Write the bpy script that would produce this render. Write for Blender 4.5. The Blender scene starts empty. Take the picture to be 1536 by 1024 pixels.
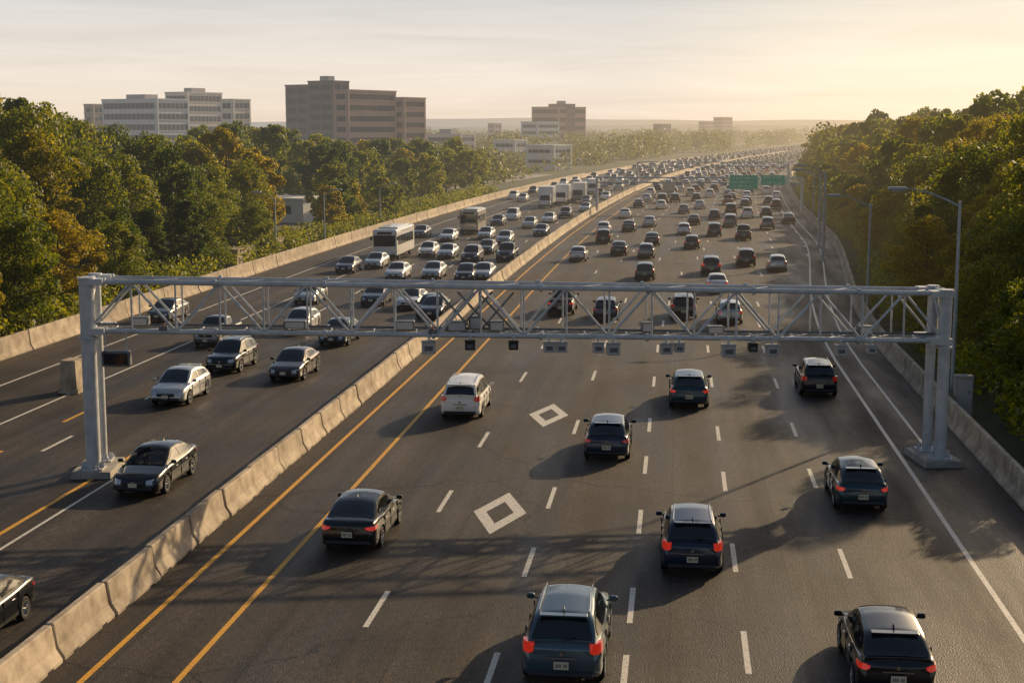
import bpy, math, random
import numpy as np
from mathutils import Vector, Matrix, Euler
random.seed(11)
rng = np.random.default_rng(11)
pi = math.pi
sc = bpy.context.scene
C = sc.collection
# ------------------------------------------------------------------ camera geometry
H = 13.5; F = 2200.0
TH = math.atan(317 / F); PSI = math.atan(251 * math.cos(TH) / F)
RM = Euler((pi/2 - TH, 0, PSI)).to_matrix(); CAM = Vector((0, 0, H))
def ray(px, py): return RM @ Vector((px - 768, 512 - py, -F))
def at(px, py, z=0.0):
    d = ray(px, py); t = (z - H) / d.z
    return CAM + d * t
def z_at(p, py):
    k = (512 - py) / F
    R = RM.transposed(); b = Vector((p.x, p.y, -H))
    v0 = R @ b; dz = R @ Vector((0, 0, 1))
    return (-v0.z * k - v0.y) / (dz.y + dz.z * k)
cam = bpy.data.cameras.new('camera'); co = bpy.data.objects.new('camera', cam); C.objects.link(co)
co.location = CAM; co.rotation_euler = (pi/2 - TH, 0, PSI)
cam.sensor_width = 36; cam.lens = F / 1536 * 36; cam.clip_end = 12000; cam.clip_start = 0.5
sc.camera = co
sc.view_settings.view_transform = 'Standard'; sc.view_settings.look = 'None'; sc.view_settings.exposure = 0
# ------------------------------------------------------------------ sun + world
AZ = math.radians(31); EL = math.radians(19)
sd = Vector((math.sin(AZ)*math.cos(EL), math.cos(AZ)*math.cos(EL), math.sin(EL)))
sl = bpy.data.lights.new('sun', 'SUN'); sl.energy = 5.0; sl.angle = math.radians(0.6); sl.color = (1, .74, .43)
so = bpy.data.objects.new('sun', sl); C.objects.link(so); so.rotation_euler = sd.to_track_quat('Z', 'Y').to_euler(); so.location = (60, 60, 60)
w = bpy.data.worlds.new("World"); sc.world = w; w.use_nodes = True
nt = w.node_tree; N = nt.nodes; Lk = nt.links; N.clear()
def nd(N, t, **k):
    n = N.new(t)
    for a, b in k.items(): setattr(n, a, b)
    return n
out = nd(N, 'ShaderNodeOutputWorld'); bg = nd(N, 'ShaderNodeBackground'); bg.inputs[1].default_value = 0.1
sky = nd(N, 'ShaderNodeTexSky', sky_type='NISHITA', sun_disc=False); sky.sun_elevation = EL; sky.sun_rotation = AZ
sky.dust_density = 2.0; sky.air_density = 1.0
tc = nd(N, 'ShaderNodeTexCoord'); sp = nd(N, 'ShaderNodeSeparateXYZ'); Lk.new(tc.outputs['Generated'], sp.inputs[0])
def wmap(src, a, b, c, d, smooth=False):
    q = nd(N, 'ShaderNodeMapRange')
    if smooth: q.interpolation_type = 'SMOOTHSTEP'
    Lk.new(src, q.inputs[0]); q.inputs[1].default_value = a; q.inputs[2].default_value = b; q.inputs[3].default_value = c; q.inputs[4].default_value = d; return q.outputs[0]
def wscale(src, f):
    q = nd(N, 'ShaderNodeVectorMath', operation='SCALE'); Lk.new(src, q.inputs[0])
    if isinstance(f, (int, float)): q.inputs[3].default_value = f
    else: Lk.new(f, q.inputs[3])
    return q.outputs[0]
cr = nd(N, 'ShaderNodeValToRGB'); Lk.new(wmap(sp.outputs[2], -.005, .12, 0, 1), cr.inputs[0])
e = cr.color_ramp.elements; e[0].position = 0; e[0].color = (.88, .70, .54, 1); e[1].position = 1; e[1].color = (.48, .52, .56, 1)
x = cr.color_ramp.elements.new(.28); x.color = (.92, .81, .69, 1); x = cr.color_ramp.elements.new(.74); x.color = (.69, .68, .66, 1)
mp = nd(N, 'ShaderNodeMapping'); mp.inputs['Scale'].default_value = (2.4, 2.4, 30); mp.inputs['Rotation'].default_value = (0.0, .05, 0); Lk.new(tc.outputs['Generated'], mp.inputs[0])
nz = nd(N, 'ShaderNodeTexNoise'); nz.inputs['Scale'].default_value = 2.2; nz.inputs['Detail'].default_value = 8; nz.inputs['Roughness'].default_value = .55; nz.inputs['Distortion'].default_value = .8; Lk.new(mp.outputs[0], nz.inputs[0])
vm = wscale(cr.outputs[0], wmap(nz.outputs[0], .34, .68, .95, 1.07))
def glow(az, el, lo, col):
    dt = nd(N, 'ShaderNodeVectorMath', operation='DOT_PRODUCT'); Lk.new(tc.outputs['Generated'], dt.inputs[0])
    a, e_ = math.radians(az), math.radians(el); dt.inputs[1].default_value = (math.sin(a)*math.cos(e_), math.cos(a)*math.cos(e_), math.sin(e_))
    gs = nd(N, 'ShaderNodeVectorMath', operation='SCALE'); gs.inputs[0].default_value = col; Lk.new(wmap(dt.outputs['Value'], lo, 1.0, 0, 1, True), gs.inputs[3]); return gs.outputs[0]
def add(a, b):
    ad = nd(N, 'ShaderNodeVectorMath', operation='ADD'); Lk.new(a, ad.inputs[0]); Lk.new(b, ad.inputs[1]); return ad.outputs[0]
low_ = add(vm, glow(15, 0, .95, (.20, .13, .02)))
s10 = wscale(wscale(low_, 10.0), wmap(sp.outputs[1], -.2, .5, .55, 1.0, True))
mx = nd(N, 'ShaderNodeMix', data_type='RGBA'); Lk.new(wmap(sp.outputs[2], .1, .42, .96, .08, True), mx.inputs[0]); Lk.new(sky.outputs[0], mx.inputs[6]); Lk.new(s10, mx.inputs[7])
fin = wscale(mx.outputs[2], wmap(sp.outputs[2], .12, .5, 1.0, .85, True))
fin = add(fin, glow(31, 17, .95, (48, 33, 17)))
Lk.new(fin, bg.inputs[0]); Lk.new(bg.outputs[0], out.inputs[0])
# ------------------------------------------------------------------ materials
def pr(n, col, rough=.6, metal=0, coat=0, emit=None, es=0, spec=.5):
    m = bpy.data.materials.new(n); m.use_nodes = True; b = m.node_tree.nodes['Principled BSDF']
    b.inputs['Base Color'].default_value = (*col, 1); b.inputs['Roughness'].default_value = rough; b.inputs['Metallic'].default_value = metal
    b.inputs['Coat Weight'].default_value = coat; b.inputs['Coat Roughness'].default_value = .07; b.inputs['Specular IOR Level'].default_value = spec
    if emit: b.inputs['Emission Color'].default_value = (*emit, 1); b.inputs['Emission Strength'].default_value = es
    return m
def noisy(n, c1, c2, scale=1.0, detail=6, rough=.8, lo=.35, hi=.65, bump=0, stretch=(1, 1, 1), metal=0, spec=.4, rnd=0, coord='Object', bscale=None):
    m = pr(n, c1, rough, metal, spec=spec); t = m.node_tree; b = t.nodes['Principled BSDF']; L = t.links
    g = nd(t.nodes, 'ShaderNodeTexCoord'); mp = nd(t.nodes, 'ShaderNodeMapping'); mp.inputs['Scale'].default_value = stretch
    L.new(g.outputs[coord], mp.inputs[0]); vec = mp.outputs[0]
    if rnd:
        oi = nd(t.nodes, 'ShaderNodeObjectInfo'); va = nd(t.nodes, 'ShaderNodeVectorMath', operation='ADD'); sc_ = nd(t.nodes, 'ShaderNodeVectorMath', operation='SCALE')
        L.new(oi.outputs['Location'], sc_.inputs[0]); sc_.inputs[3].default_value = 1.37; L.new(vec, va.inputs[0]); L.new(sc_.outputs[0], va.inputs[1]); vec = va.outputs[0]
    z = nd(t.nodes, 'ShaderNodeTexNoise'); z.inputs['Scale'].default_value = scale; z.inputs['Detail'].default_value = detail; z.inputs['Roughness'].default_value = .6; L.new(vec, z.inputs[0])
    r = nd(t.nodes, 'ShaderNodeValToRGB'); L.new(z.outputs[0], r.inputs[0]); r.color_ramp.elements[0].position = lo; r.color_ramp.elements[1].position = hi
    r.color_ramp.elements[0].color = (*c1, 1); r.color_ramp.elements[1].color = (*c2, 1)
    last = r.outputs[0]
    if rnd:
        q = nd(t.nodes, 'ShaderNodeMapRange'); L.new(oi.outputs['Random'], q.inputs[0]); q.inputs[3].default_value = 1-rnd; q.inputs[4].default_value = 1+rnd
        s = nd(t.nodes, 'ShaderNodeVectorMath', operation='SCALE'); L.new(last, s.inputs[0]); L.new(q.outputs[0], s.inputs[3]); last = s.outputs[0]
    L.new(last, b.inputs['Base Color'])
    if bump:
        z2 = nd(t.nodes, 'ShaderNodeTexNoise'); z2.inputs['Scale'].default_value = bscale or scale*6; z2.inputs['Detail'].default_value = 4; L.new(g.outputs[coord], z2.inputs[0])
        bp = nd(t.nodes, 'ShaderNodeBump'); bp.inputs['Strength'].default_value = bump; bp.inputs['Distance'].default_value = .02; L.new(z2.outputs[0], bp.inputs['Height']); L.new(bp.outputs[0], b.inputs['Normal'])
    return m
def asphalt():
    m = pr('asphalt', (.05, .045, .04), .62, spec=.4); t = m.node_tree; b = t.nodes['Principled BSDF']; L = t.links; A = t.nodes
    g = nd(A, 'ShaderNodeTexCoord')
    def noise(scale, st, det=5, ro=.6):
        mp = nd(A, 'ShaderNodeMapping'); mp.inputs['Scale'].default_value = st; L.new(g.outputs['Object'], mp.inputs[0])
        z = nd(A, 'ShaderNodeTexNoise'); z.inputs['Scale'].default_value = scale; z.inputs['Detail'].default_value = det; z.inputs['Roughness'].default_value = ro; L.new(mp.outputs[0], z.inputs[0]); return z.outputs[0]
    def mapr(s, a, b_, c, d):
        q = nd(A, 'ShaderNodeMapRange'); L.new(s, q.inputs[0]); q.inputs[1].default_value = a; q.inputs[2].default_value = b_; q.inputs[3].default_value = c; q.inputs[4].default_value = d; return q.outputs[0]
    def mul(a, b_):
        q = nd(A, 'ShaderNodeMath', operation='MULTIPLY'); L.new(a, q.inputs[0]); L.new(b_, q.inputs[1]); return q.outputs[0]
    f1 = mapr(noise(.9, (1, .03, 1), 4), .34, .66, .62, 1.42)
    f2 = mapr(noise(.16, (1, .7, 1), 7, .65), .34, .66, .58, 1.48)
    f3 = mapr(noise(6, (1, .5, 1), 5, .8), .34, .66, .55, 1.6)
    f4 = mapr(noise(22, (1, 1, 1), 2, .7), .36, .66, .5, 1.7)
    nz_ = nd(A, 'ShaderNodeTexNoise'); nz_.inputs['Scale'].default_value = .5; nz_.inputs['Detail'].default_value = 5; L.new(g.outputs['Object'], nz_.inputs[0])
    va = nd(A, 'ShaderNodeVectorMath', operation='MULTIPLY_ADD'); L.new(nz_.outputs['Color'], va.inputs[0]); va.inputs[1].default_value = (3, 3, 0); L.new(g.outputs['Object'], va.inputs[2])
    vo = nd(A, 'ShaderNodeTexVoronoi', feature='DISTANCE_TO_EDGE'); vo.inputs['Scale'].default_value = .07; L.new(va.outputs[0], vo.inputs[0])
    cr_ = mapr(vo.outputs['Distance'], .001, .006, .36, 1.0)
    sx = nd(A, 'ShaderNodeSeparateXYZ'); L.new(va.outputs[0], sx.inputs[0]); s0 = nd(A, 'ShaderNodeSeparateXYZ'); L.new(g.outputs['Object'], s0.inputs[0])
    mxx = nd(A, 'ShaderNodeMath', operation='MULTIPLY_ADD'); L.new(sx.outputs[0], mxx.inputs[0]); mxx.inputs[1].default_value = .03
    L.new(s0.outputs[0], mxx.inputs[2])
    pp = nd(A, 'ShaderNodeMath', operation='PINGPONG'); L.new(mxx.outputs[0], pp.inputs[0]); pp.inputs[1].default_value = 1.83
    se = mapr(pp.outputs[0], .015, .05, .62, 1.0)
    fac = mul(mul(mul(f1, f2), mul(f3, f4)), mul(cr_, se))
    s = nd(A, 'ShaderNodeVectorMath', operation='SCALE'); s.inputs[0].default_value = (.038, .0295, .0235); L.new(fac, s.inputs[3]); L.new(s.outputs[0], b.inputs['Base Color'])
    L.new(mapr(noise(.4, (1, .12, 1)), .35, .65, .48, .82), b.inputs['Roughness']); b.inputs['Specular IOR Level'].default_value = .32
    z2 = nd(A, 'ShaderNodeTexNoise'); z2.inputs['Scale'].default_value = 20; z2.inputs['Detail'].default_value = 3; L.new(g.outputs['Object'], z2.inputs[0])
    bp = nd(A, 'ShaderNodeBump'); bp.inputs['Strength'].default_value = .9; bp.inputs['Distance'].default_value = .025; L.new(z2.outputs[0], bp.inputs['Height']); L.new(bp.outputs[0], b.inputs['Normal'])
    return m
def worn_paint(n, col): return noisy(n, (.09, .08, .07), col, 9, 8, .6, .30, .46, bump=.2)
def leafmat(n, a, b_, c_, trans=.45, rs=.3):
    m = bpy.data.materials.new(n); m.use_nodes = True; t = m.node_tree; A = t.nodes; L = t.links; A.clear()
    o = nd(A, 'ShaderNodeOutputMaterial'); ge = nd(A, 'ShaderNodeNewGeometry'); oi = nd(A, 'ShaderNodeObjectInfo')
    z = nd(A, 'ShaderNodeTexNoise'); z.inputs['Scale'].default_value = .45; z.inputs['Detail'].default_value = 3; g = nd(A, 'ShaderNodeTexCoord'); L.new(g.outputs['Object'], z.inputs[0])
    k1 = nd(A, 'ShaderNodeMath', operation='MULTIPLY'); L.new(ge.outputs['Random Per Island'], k1.inputs[0]); k1.inputs[1].default_value = .45
    k2 = nd(A, 'ShaderNodeMath', operation='MULTIPLY_ADD'); L.new(z.outputs[0], k2.inputs[0]); k2.inputs[1].default_value = .8; L.new(k1.outputs[0], k2.inputs[2])
    k3 = nd(A, 'ShaderNodeMath', operation='MULTIPLY_ADD'); L.new(oi.outputs['Random'], k3.inputs[0]); k3.inputs[1].default_value = rs; L.new(k2.outputs[0], k3.inputs[2])
    r = nd(A, 'ShaderNodeValToRGB'); L.new(k3.outputs[0], r.inputs[0]); r.color_ramp.elements[0].position = .35; r.color_ramp.elements[0].color = (*a, 1); r.color_ramp.elements[1].position = 1.0; r.color_ramp.elements[1].color = (*c_, 1)
    x = r.color_ramp.elements.new(.68); x.color = (*b_, 1)
    d = nd(A, 'ShaderNodeBsdfPrincipled'); d.inputs['Roughness'].default_value = .55; d.inputs['Specular IOR Level'].default_value = .3; L.new(r.outputs[0], d.inputs['Base Color'])
    tr = nd(A, 'ShaderNodeBsdfTranslucent'); s = nd(A, 'ShaderNodeVectorMath', operation='MULTIPLY'); L.new(r.outputs[0], s.inputs[0]); s.inputs[1].default_value = (2.7, 2.3, .6); L.new(s.outputs[0], tr.inputs[0])
    mxs = nd(A, 'ShaderNodeMixShader'); mxs.inputs[0].default_value = trans; L.new(d.outputs[0], mxs.inputs[1]); L.new(tr.outputs[0], mxs.inputs[2]); L.new(mxs.outputs[0], o.inputs[0])
    return m
M = {}
M['asphalt'] = asphalt()
M['white_line'] = worn_paint('white_line_paint', (.64, .60, .54)); M['yellow_line'] = worn_paint('yellow_line_paint', (.72, .36, .03))
M['concrete'] = noisy('barrier_concrete', (.25, .195, .14), (.52, .43, .32), 1.3, 9, .85, .34, .66, bump=.4, rnd=.16, bscale=12)
M['concrete_l'] = noisy('pad_concrete', (.26, .24, .21), (.40, .37, .33), 2.5, 7, .85, bump=.3)
M['ground'] = noisy('verge_soil', (.03, .045, .012), (.09, .09, .035), .25, 8, .95, .35, .7, bump=.5)
M['hill'] = noisy('hill_woodland', (.02, .035, .018), (.045, .065, .03), .02, 8, .95)
M['steel'] = noisy('galvanised_steel', (.42, .45, .48), (.60, .62, .64), 1.5, 6, .42, metal=.2, bump=.05)
M['steel_d'] = noisy('dark_steel', (.10, .11, .12), (.20, .21, .22), 3, 5, .5, metal=.2)
M['pole'] = noisy('pole_metal', (.34, .37, .39), (.48, .50, .51), 2, 4, .45, metal=.2)
M['plastic'] = pr('housing_grey', (.42, .43, .44), .45); M['black'] = pr('black_trim', (.012, .012, .013), .5)
M['fascia'] = noisy('fascia_panel', (.30, .31, .33), (.42, .43, .45), .8, 4, .5)
M['amber'] = pr('amber_lens', (.55, .13, .02), .3)
M['tyre'] = noisy('tyre_rubber', (.012, .012, .012), (.028, .026, .024), 12, 3, .85)
M['rim'] = pr('rim_alloy', (.42, .42, .43), .3, .8)
M['glass'] = pr('tinted_glass', (.010, .013, .017), .06, 0, spec=.8)
M['tail'] = pr('tail_lens', (.30, .008, .006), .15, coat=1, emit=(1, .03, .01), es=.08)
M['brake'] = pr('brake_lens', (.50, .015, .01), .15, coat=1, emit=(1, .04, .012), es=.28)
M['head'] = pr('head_lens', (.5, .5, .52), .08, .3, coat=1, spec=.8)
M['plate'] = pr('plate_cream', (.62, .57, .42), .5); M['chrome'] = pr('chrome', (.6, .6, .62), .15, 1)
M['trim'] = pr('dark_plastic', (.022, .023, .025), .55)
M['green'] = noisy('sign_green', (.012, .48, .29), (.02, .56, .34), 2, 3, .45); M['signwhite'] = pr('sign_white', (.8, .8, .78), .5)
M['bark'] = noisy('bark', (.05, .038, .028), (.13, .10, .075), 3, 6, .9, bump=.5, stretch=(1, 1, .25))
M['leafA'] = leafmat('leaf_green', (.024, .044, .006), (.078, .112, .012), (.18, .19, .02))
M['leafB'] = leafmat('leaf_dark', (.016, .034, .006), (.044, .076, .010), (.10, .13, .016))
M['leafC'] = leafmat('leaf_gold', (.045, .058, .006), (.13, .135, .011), (.24, .20, .018))
M['leafF'] = leafmat('leaf_far', (.016, .030, .006), (.052, .074, .011), (.12, .13, .02), .35)
def paint(n, c, me=.5, ro=.28): return pr('paint_'+n, c, ro, me, 1)
PAINT = {'black': paint('black', (.008, .009, .011)), 'navy': paint('navy', (.010, .026, .060)),
 'charcoal': paint('charcoal', (.045, .048, .052)), 'silver': paint('silver', (.48, .48, .47)),
 'white': paint('white', (.76, .75, .72), 0, .35), 'slate': paint('slate', (.07, .12, .155)),
 'brown': paint('brown', (.06, .042, .032)), 'beige': paint('beige', (.40, .36, .29), .3),
 'grey': paint('grey', (.17, .175, .18)), 'teal': paint('teal', (.012, .048, .068)), 'red': paint('red', (.16, .012, .012))}
def bmat(n, c): return noisy(n, tuple(v*.85 for v in c), c, .15, 5, .8)
def glassgrid(n, frame, gl, w_, h_):
    m = pr(n, gl, .5, spec=.12); t = m.node_tree; b = t.nodes['Principled BSDF']; L = t.links
    g = nd(t.nodes, 'ShaderNodeTexCoord'); s = nd(t.nodes, 'ShaderNodeSeparateXYZ'); L.new(g.outputs['Object'], s.inputs[0])
    a = nd(t.nodes, 'ShaderNodeMath', operation='ADD'); L.new(s.outputs[0], a.inputs[0]); L.new(s.outputs[1], a.inputs[1])
    d = nd(t.nodes, 'ShaderNodeMath', operation='DIVIDE'); L.new(a.outputs[0], d.inputs[0]); d.inputs[1].default_value = w_
    f = nd(t.nodes, 'ShaderNodeMath', operation='FRACT'); L.new(d.outputs[0], f.inputs[0])
    lt = nd(t.nodes, 'ShaderNodeMath', operation='LESS_THAN'); L.new(f.outputs[0], lt.inputs[0]); lt.inputs[1].default_value = h_
    mxx = nd(t.nodes, 'ShaderNodeMix', data_type='RGBA'); L.new(lt.outputs[0], mxx.inputs[0]); mxx.inputs[6].default_value = (*gl, 1); mxx.inputs[7].default_value = (*frame, 1)
    L.new(mxx.outputs[2], b.inputs['Base Color']); return m
# ------------------------------------------------------------------ mesh builder
class MB:
    def __init__(s, off=(0, 0, 0)): s.v = []; s.f = []; s.m = []; s.o = Vector(off)
    def add(s, vs, fs, mi=0):
        n = len(s.v); s.v += [tuple(Vector(v) - s.o) for v in vs]; s.f += [tuple(i+n for i in f) for f in fs]; s.m += [mi]*len(fs)
    def box(s, c, size, rot=0, mi=0, top=(1, 1)):
        a, b, d = size[0]/2, size[1]/2, size[2]/2; cs, sn = math.cos(rot), math.sin(rot); vs = []
        for z, k in ((-d, (1, 1)), (d, top)):
            for x, y in ((-a, -b), (a, -b), (a, b), (-a, b)):
                x *= k[0]; y *= k[1]; vs.append((c[0]+x*cs-y*sn, c[1]+x*sn+y*cs, c[2]+z))
        s.add(vs, [(3, 2, 1, 0), (4, 5, 6, 7), (0, 1, 5, 4), (1, 2, 6, 5), (2, 3, 7, 6), (3, 0, 4, 7)], mi)
    def cbox(s, c, size, ch, mi=0):
        a, b, d = size[0]/2, size[1]/2, size[2]/2; vs = []; rings = []
        for z, k in ((-d, ch), (-d+ch, 0), (d-ch, 0), (d, ch)):
            r = []
            for x, y in ((-a+k, -b+ch), (-a+ch, -b+k), (a-ch, -b+k), (a-k, -b+ch), (a-k, b-ch), (a-ch, b-k), (-a+ch, b-k), (-a+k, b-ch)):
                r.append(len(vs)); vs.append((c[0]+x, c[1]+y, c[2]+z))
            rings.append(r)
        fs = [tuple(reversed(rings[0])), tuple(rings[-1])]
        for q in range(3):
            for i in range(8): j = (i+1) % 8; fs.append((rings[q][i], rings[q][j], rings[q+1][j], rings[q+1][i]))
        s.add(vs, fs, mi)
    def tube(s, a, b, r, n=10, r2=None, mi=0, cap=True):
        a = Vector(a); b = Vector(b); r2 = r if r2 is None else r2; d = (b-a).normalized(); u = d.orthogonal().normalized(); w_ = d.cross(u); vs = []
        for p, q in ((a, r), (b, r2)):
            for i in range(n): t = 2*pi*i/n; vs.append(p + (u*math.cos(t) + w_*math.sin(t))*q)
        fs = [(i, (i+1) % n, n+(i+1) % n, n+i) for i in range(n)]
        if cap: fs += [tuple(range(n-1, -1, -1)), tuple(range(n, 2*n))]
        s.add(vs, fs, mi)
    def path(s, pts, rs, n=8, mi=0):
        for i in range(len(pts)-1): s.tube(pts[i], pts[i+1], rs[i], n, rs[i+1], mi)
    def grid(s, P, nu, nv, mi=0):
        vs = [P(i/nu, j/nv) for i in range(nu+1) for j in range(nv+1)]; fs = []
        for i in range(nu):
            for j in range(nv): a = i*(nv+1)+j; fs.append((a, a+nv+1, a+nv+2, a+1))
        s.add(vs, fs, mi)
    def lathe_x(s, prof, n=20, cx=(0, 0, 0), mi=0):
        vs = []
        for x, r in prof:
            for i in range(n): t = 2*pi*i/n; vs.append((cx[0]+x, cx[1]+r*math.cos(t), cx[2]+r*math.sin(t)))
        fs = []
        for k in range(len(prof)-1):
            for i in range(n): j = (i+1) % n; fs.append((k*n+i, k*n+j, (k+1)*n+j, (k+1)*n+i))
        s.add(vs, fs, mi)
    def mesh(s, name, mats, smooth=False):
        me = bpy.data.meshes.new(name); me.from_pydata(s.v, [], s.f)
        for m in (mats if isinstance(mats, (list, tuple)) else [mats]): me.materials.append(m)
        me.polygons.foreach_set('material_index', s.m)
        if smooth:
            me.polygons.foreach_set('use_smooth', [True]*len(s.f))
            try: me.set_sharp_from_angle(angle=math.radians(38))
            except Exception: pass
        me.update(); return me
    def build(s, name, mats, parent=None, smooth=False, loc=(0, 0, 0)):
        o = bpy.data.objects.new(name, s.mesh(name, mats, smooth)); C.objects.link(o); o.location = loc
        if parent: o.parent = parent
        return o
def tag(o, label=None, cat=None, group=None, kind=None):
    if label: o['label'] = label
    if cat: o['category'] = cat
    if group: o['group'] = group
    if kind: o['kind'] = kind
    return o
def empty(name, loc, rz=0, sc_=1):
    o = bpy.data.objects.new(name, None); C.objects.link(o); o.location = loc; o.rotation_euler = (0, 0, rz); o.empty_display_size = .3
    if sc_ != 1: o.scale = sc_ if isinstance(sc_, (tuple, list)) else (sc_,)*3
    return o
ONES = ['zero', 'first', 'second', 'third', 'fourth', 'fifth', 'sixth', 'seventh', 'eighth', 'ninth', 'tenth', 'eleventh', 'twelfth', 'thirteenth', 'fourteenth', 'fifteenth', 'sixteenth', 'seventeenth', 'eighteenth', 'nineteenth', 'twentieth']
def ordw(n): return ONES[n] if n <= 20 else ('twenty-' + ONES[n-20] if n < 30 else 'far')
# ------------------------------------------------------------------ road shape
def off(Y):
    if Y < 120: return 0.0
    if Y < 700: return .00014*(Y-120)**2
    return .00014*580**2 + .00014*2*580*(Y-700)
def wid(Y):
    t = min(max((Y-85)/105, 0), 1); return 5.6*t*t*(3-2*t)
XM = -15.85; XL = -40.0
def xmed(Y): return XM + off(Y)
def xr(Y): return 12.85 + wid(Y) + off(Y)
def xl(Y): return XL + off(Y)
def ribbon(mb, fa, fb, y0, y1, z, step=8, mi=0):
    n = max(1, int(math.ceil((y1-y0)/step))); vs = []
    for i in range(n+1):
        y = y0+(y1-y0)*i/n; vs += [(fa(y), y, z), (fb(y), y, z)]
    mb.add(vs, [(2*i, 2*i+1, 2*i+3, 2*i+2) for i in range(n)], mi)
g = MB(); g.add([(-6000, -300, -.03), (6000, -300, -.03), (6000, 9000, -.03), (-6000, 9000, -.03)], [(0, 1, 2, 3)])
tag(g.build('ground', M['ground']), kind='structure')
g = MB(); ribbon(g, lambda y: xl(y)-.6, lambda y: xr(y)+.5, -10, 2300, 0.0, 10)
tag(g.build('road', M['asphalt']), kind='structure')
hb = MB(); xs_ = np.linspace(-3200, 3200, 90)
def ridge(x, s, b, a): return b + a*(math.sin(x*.0021+s)*.5+math.sin(x*.0057+s*2)*.3+math.sin(x*.017+s)*.12)
for (Yh, b, a, s) in ((2900, 20, 5, 1.0), (4300, 40, 10, 2.3)):
    vs = []
    for x in xs_: hh = ridge(x, s, b, a); vs += [(x, Yh-500, -1), (x, Yh, hh), (x, Yh+700, -2)]
    fs = []
    for i in range(len(xs_)-1):
        k = 3*i; fs += [(k, k+3, k+4, k+1), (k+1, k+4, k+5, k+2)]
    hb.add(vs, fs)
tag(hb.build('hills', M['hill'], smooth=True), kind='structure')
def line(name, fx, y0, y1, wdt, mat, z=.004):
    mb = MB(); ribbon(mb, lambda y: fx(y)-wdt/2, lambda y: fx(y)+wdt/2, y0, y1, z, 8)
    return tag(mb.build(name, mat), kind='structure')
line('road_marking', lambda y: -14.5+off(y), 0, 900, .17, M['yellow_line'])
line('road_marking', lambda y: -12.15+off(y), 0, 900, .17, M['yellow_line'])
line('road_marking', lambda y: 9.4+off(y)+wid(y), 0, 900, .17, M['white_line'])
line('road_marking', lambda y: 10.75+off(y)+wid(y), 62, 900, .15, M['white_line'])
line('road_marking', lambda y: -22.6, 20, at(228, 662).y, .18, M['yellow_line'])
line('road_marking', lambda y: -21.75, 20, at(150, 732).y+3, .13, M['white_line'])
line('road_marking', lambda y: -31.1+off(y), 20, 900, .16, M['white_line'])
line('road_marking', lambda y: -35.8+off(y), 20, 900, .16, M['white_line'])
def dash(mb, x, y, L=3.2, wd=.16): mb.box((x, y, .0045), (wd, L, .003), 0)
dm = MB()
pixd = {-8.35: [(566, 912), (666, 751), (723, 659), (778, 565)], -4.5: [(738, 1012), (798, 842), (831, 746), (865, 640), (888, 563)],
        -1.15: [(947, 1016), (957, 907), (968, 782), (976, 697), (980, 637), (985, 572)], 1.95: [(1143, 978), (1121, 836), (1106, 722), (1094, 650), (1080, 573)],
        5.4: [(1289, 845), (1238, 717), (1209, 644), (1185, 575)]}
for X, L_ in pixd.items():
    ym = 0
    for (px, py) in L_:
        p = at(px, py); dash(dm, X, p.y); ym = max(ym, p.y)
    y = ym + 12.2
    while y < 150: dash(dm, X + off(y) + wid(y)*(X+12.2)/21.6, y); y += 12.2
for k in range(7):
    y = 152 + k*1.7
    while y < 560: dash(dm, -12.15 + 3.85*(k+1) + off(y) + (wid(y)-5.6), y); y += 12.2
for X, y0 in ((-22.6, 84), (-26.7, 60), (-18.9, 130)):
    y = y0
    while y < 560: dash(dm, X+off(y), y); y += 12.2
tag(dm.build('lane_dashes', M['white_line']), kind='structure')
dy = MB()
for px, py in ((14, 690), (95, 622)): dash(dy, -28.4, at(px, py).y, 3.4, .16)
tag(dy.build('yellow_lane_dashes', M['yellow_line']), kind='structure')
for (px, py) in ((750, 768), (823, 622)):
    p = at(px, py); mb = MB(); o_ = [(0, -2.9), (.95, 0), (0, 2.9), (-.95, 0)]; k = .52
    vs = [(p.x+a, p.y+b, .006) for a, b in o_] + [(p.x+a*k, p.y+b*k, .006) for a, b in o_]
    mb.add(vs, [(i, (i+1) % 4, 4+(i+1) % 4, 4+i) for i in range(4)])
    tag(mb.build('diamond_marking', M['white_line']), kind='structure')
g = MB()
P = [at(640, 296), at(700, 288), at(800, 281), at(900, 262)]
for i in range(3): a, b = P[i], P[i+1]; g.add([(a.x-22, a.y, .0), (a.x-14, a.y, .0), (b.x-14, b.y, .0), (b.x-22, b.y, .0)], [(0, 1, 2, 3)])
tag(g.build('path', M['concrete_l']), kind='structure')
# ------------------------------------------------------------------ barriers
def barrier_mesh(L, h=.98, s=1.0, name='concrete_barrier', hole=False):
    prof = [(-.37, 0), (-.37, .09), (-.20, .36), (-.115, h-.04), (-.085, h), (.085, h), (.115, h-.04), (.20, .36), (.37, .09), (.37, 0)]
    vs = []; n = len(prof); ys = (-L/2, -L/2+.05, L/2-.05, L/2)
    for k, y in enumerate(ys):
        q = .84 if k in (0, 3) else 1
        for x, z in prof: vs.append((x*q*s, y, z*(1 if q == 1 else .965)))
    fs = []
    for k in range(3):
        for i in range(n-1): fs.append((k*n+i, k*n+i+1, (k+1)*n+i+1, (k+1)*n+i))
    fs += [tuple(range(n)), tuple(range(4*n-1, 3*n-1, -1))]
    mb = MB(); mb.add(vs, fs)
    if hole:
        for y in (-L*.28, L*.28): mb.box((.30, y, .03), (.16, .32, .06), 0, 1)
    return mb.mesh(name, [M['concrete'], M['black']])
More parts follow.
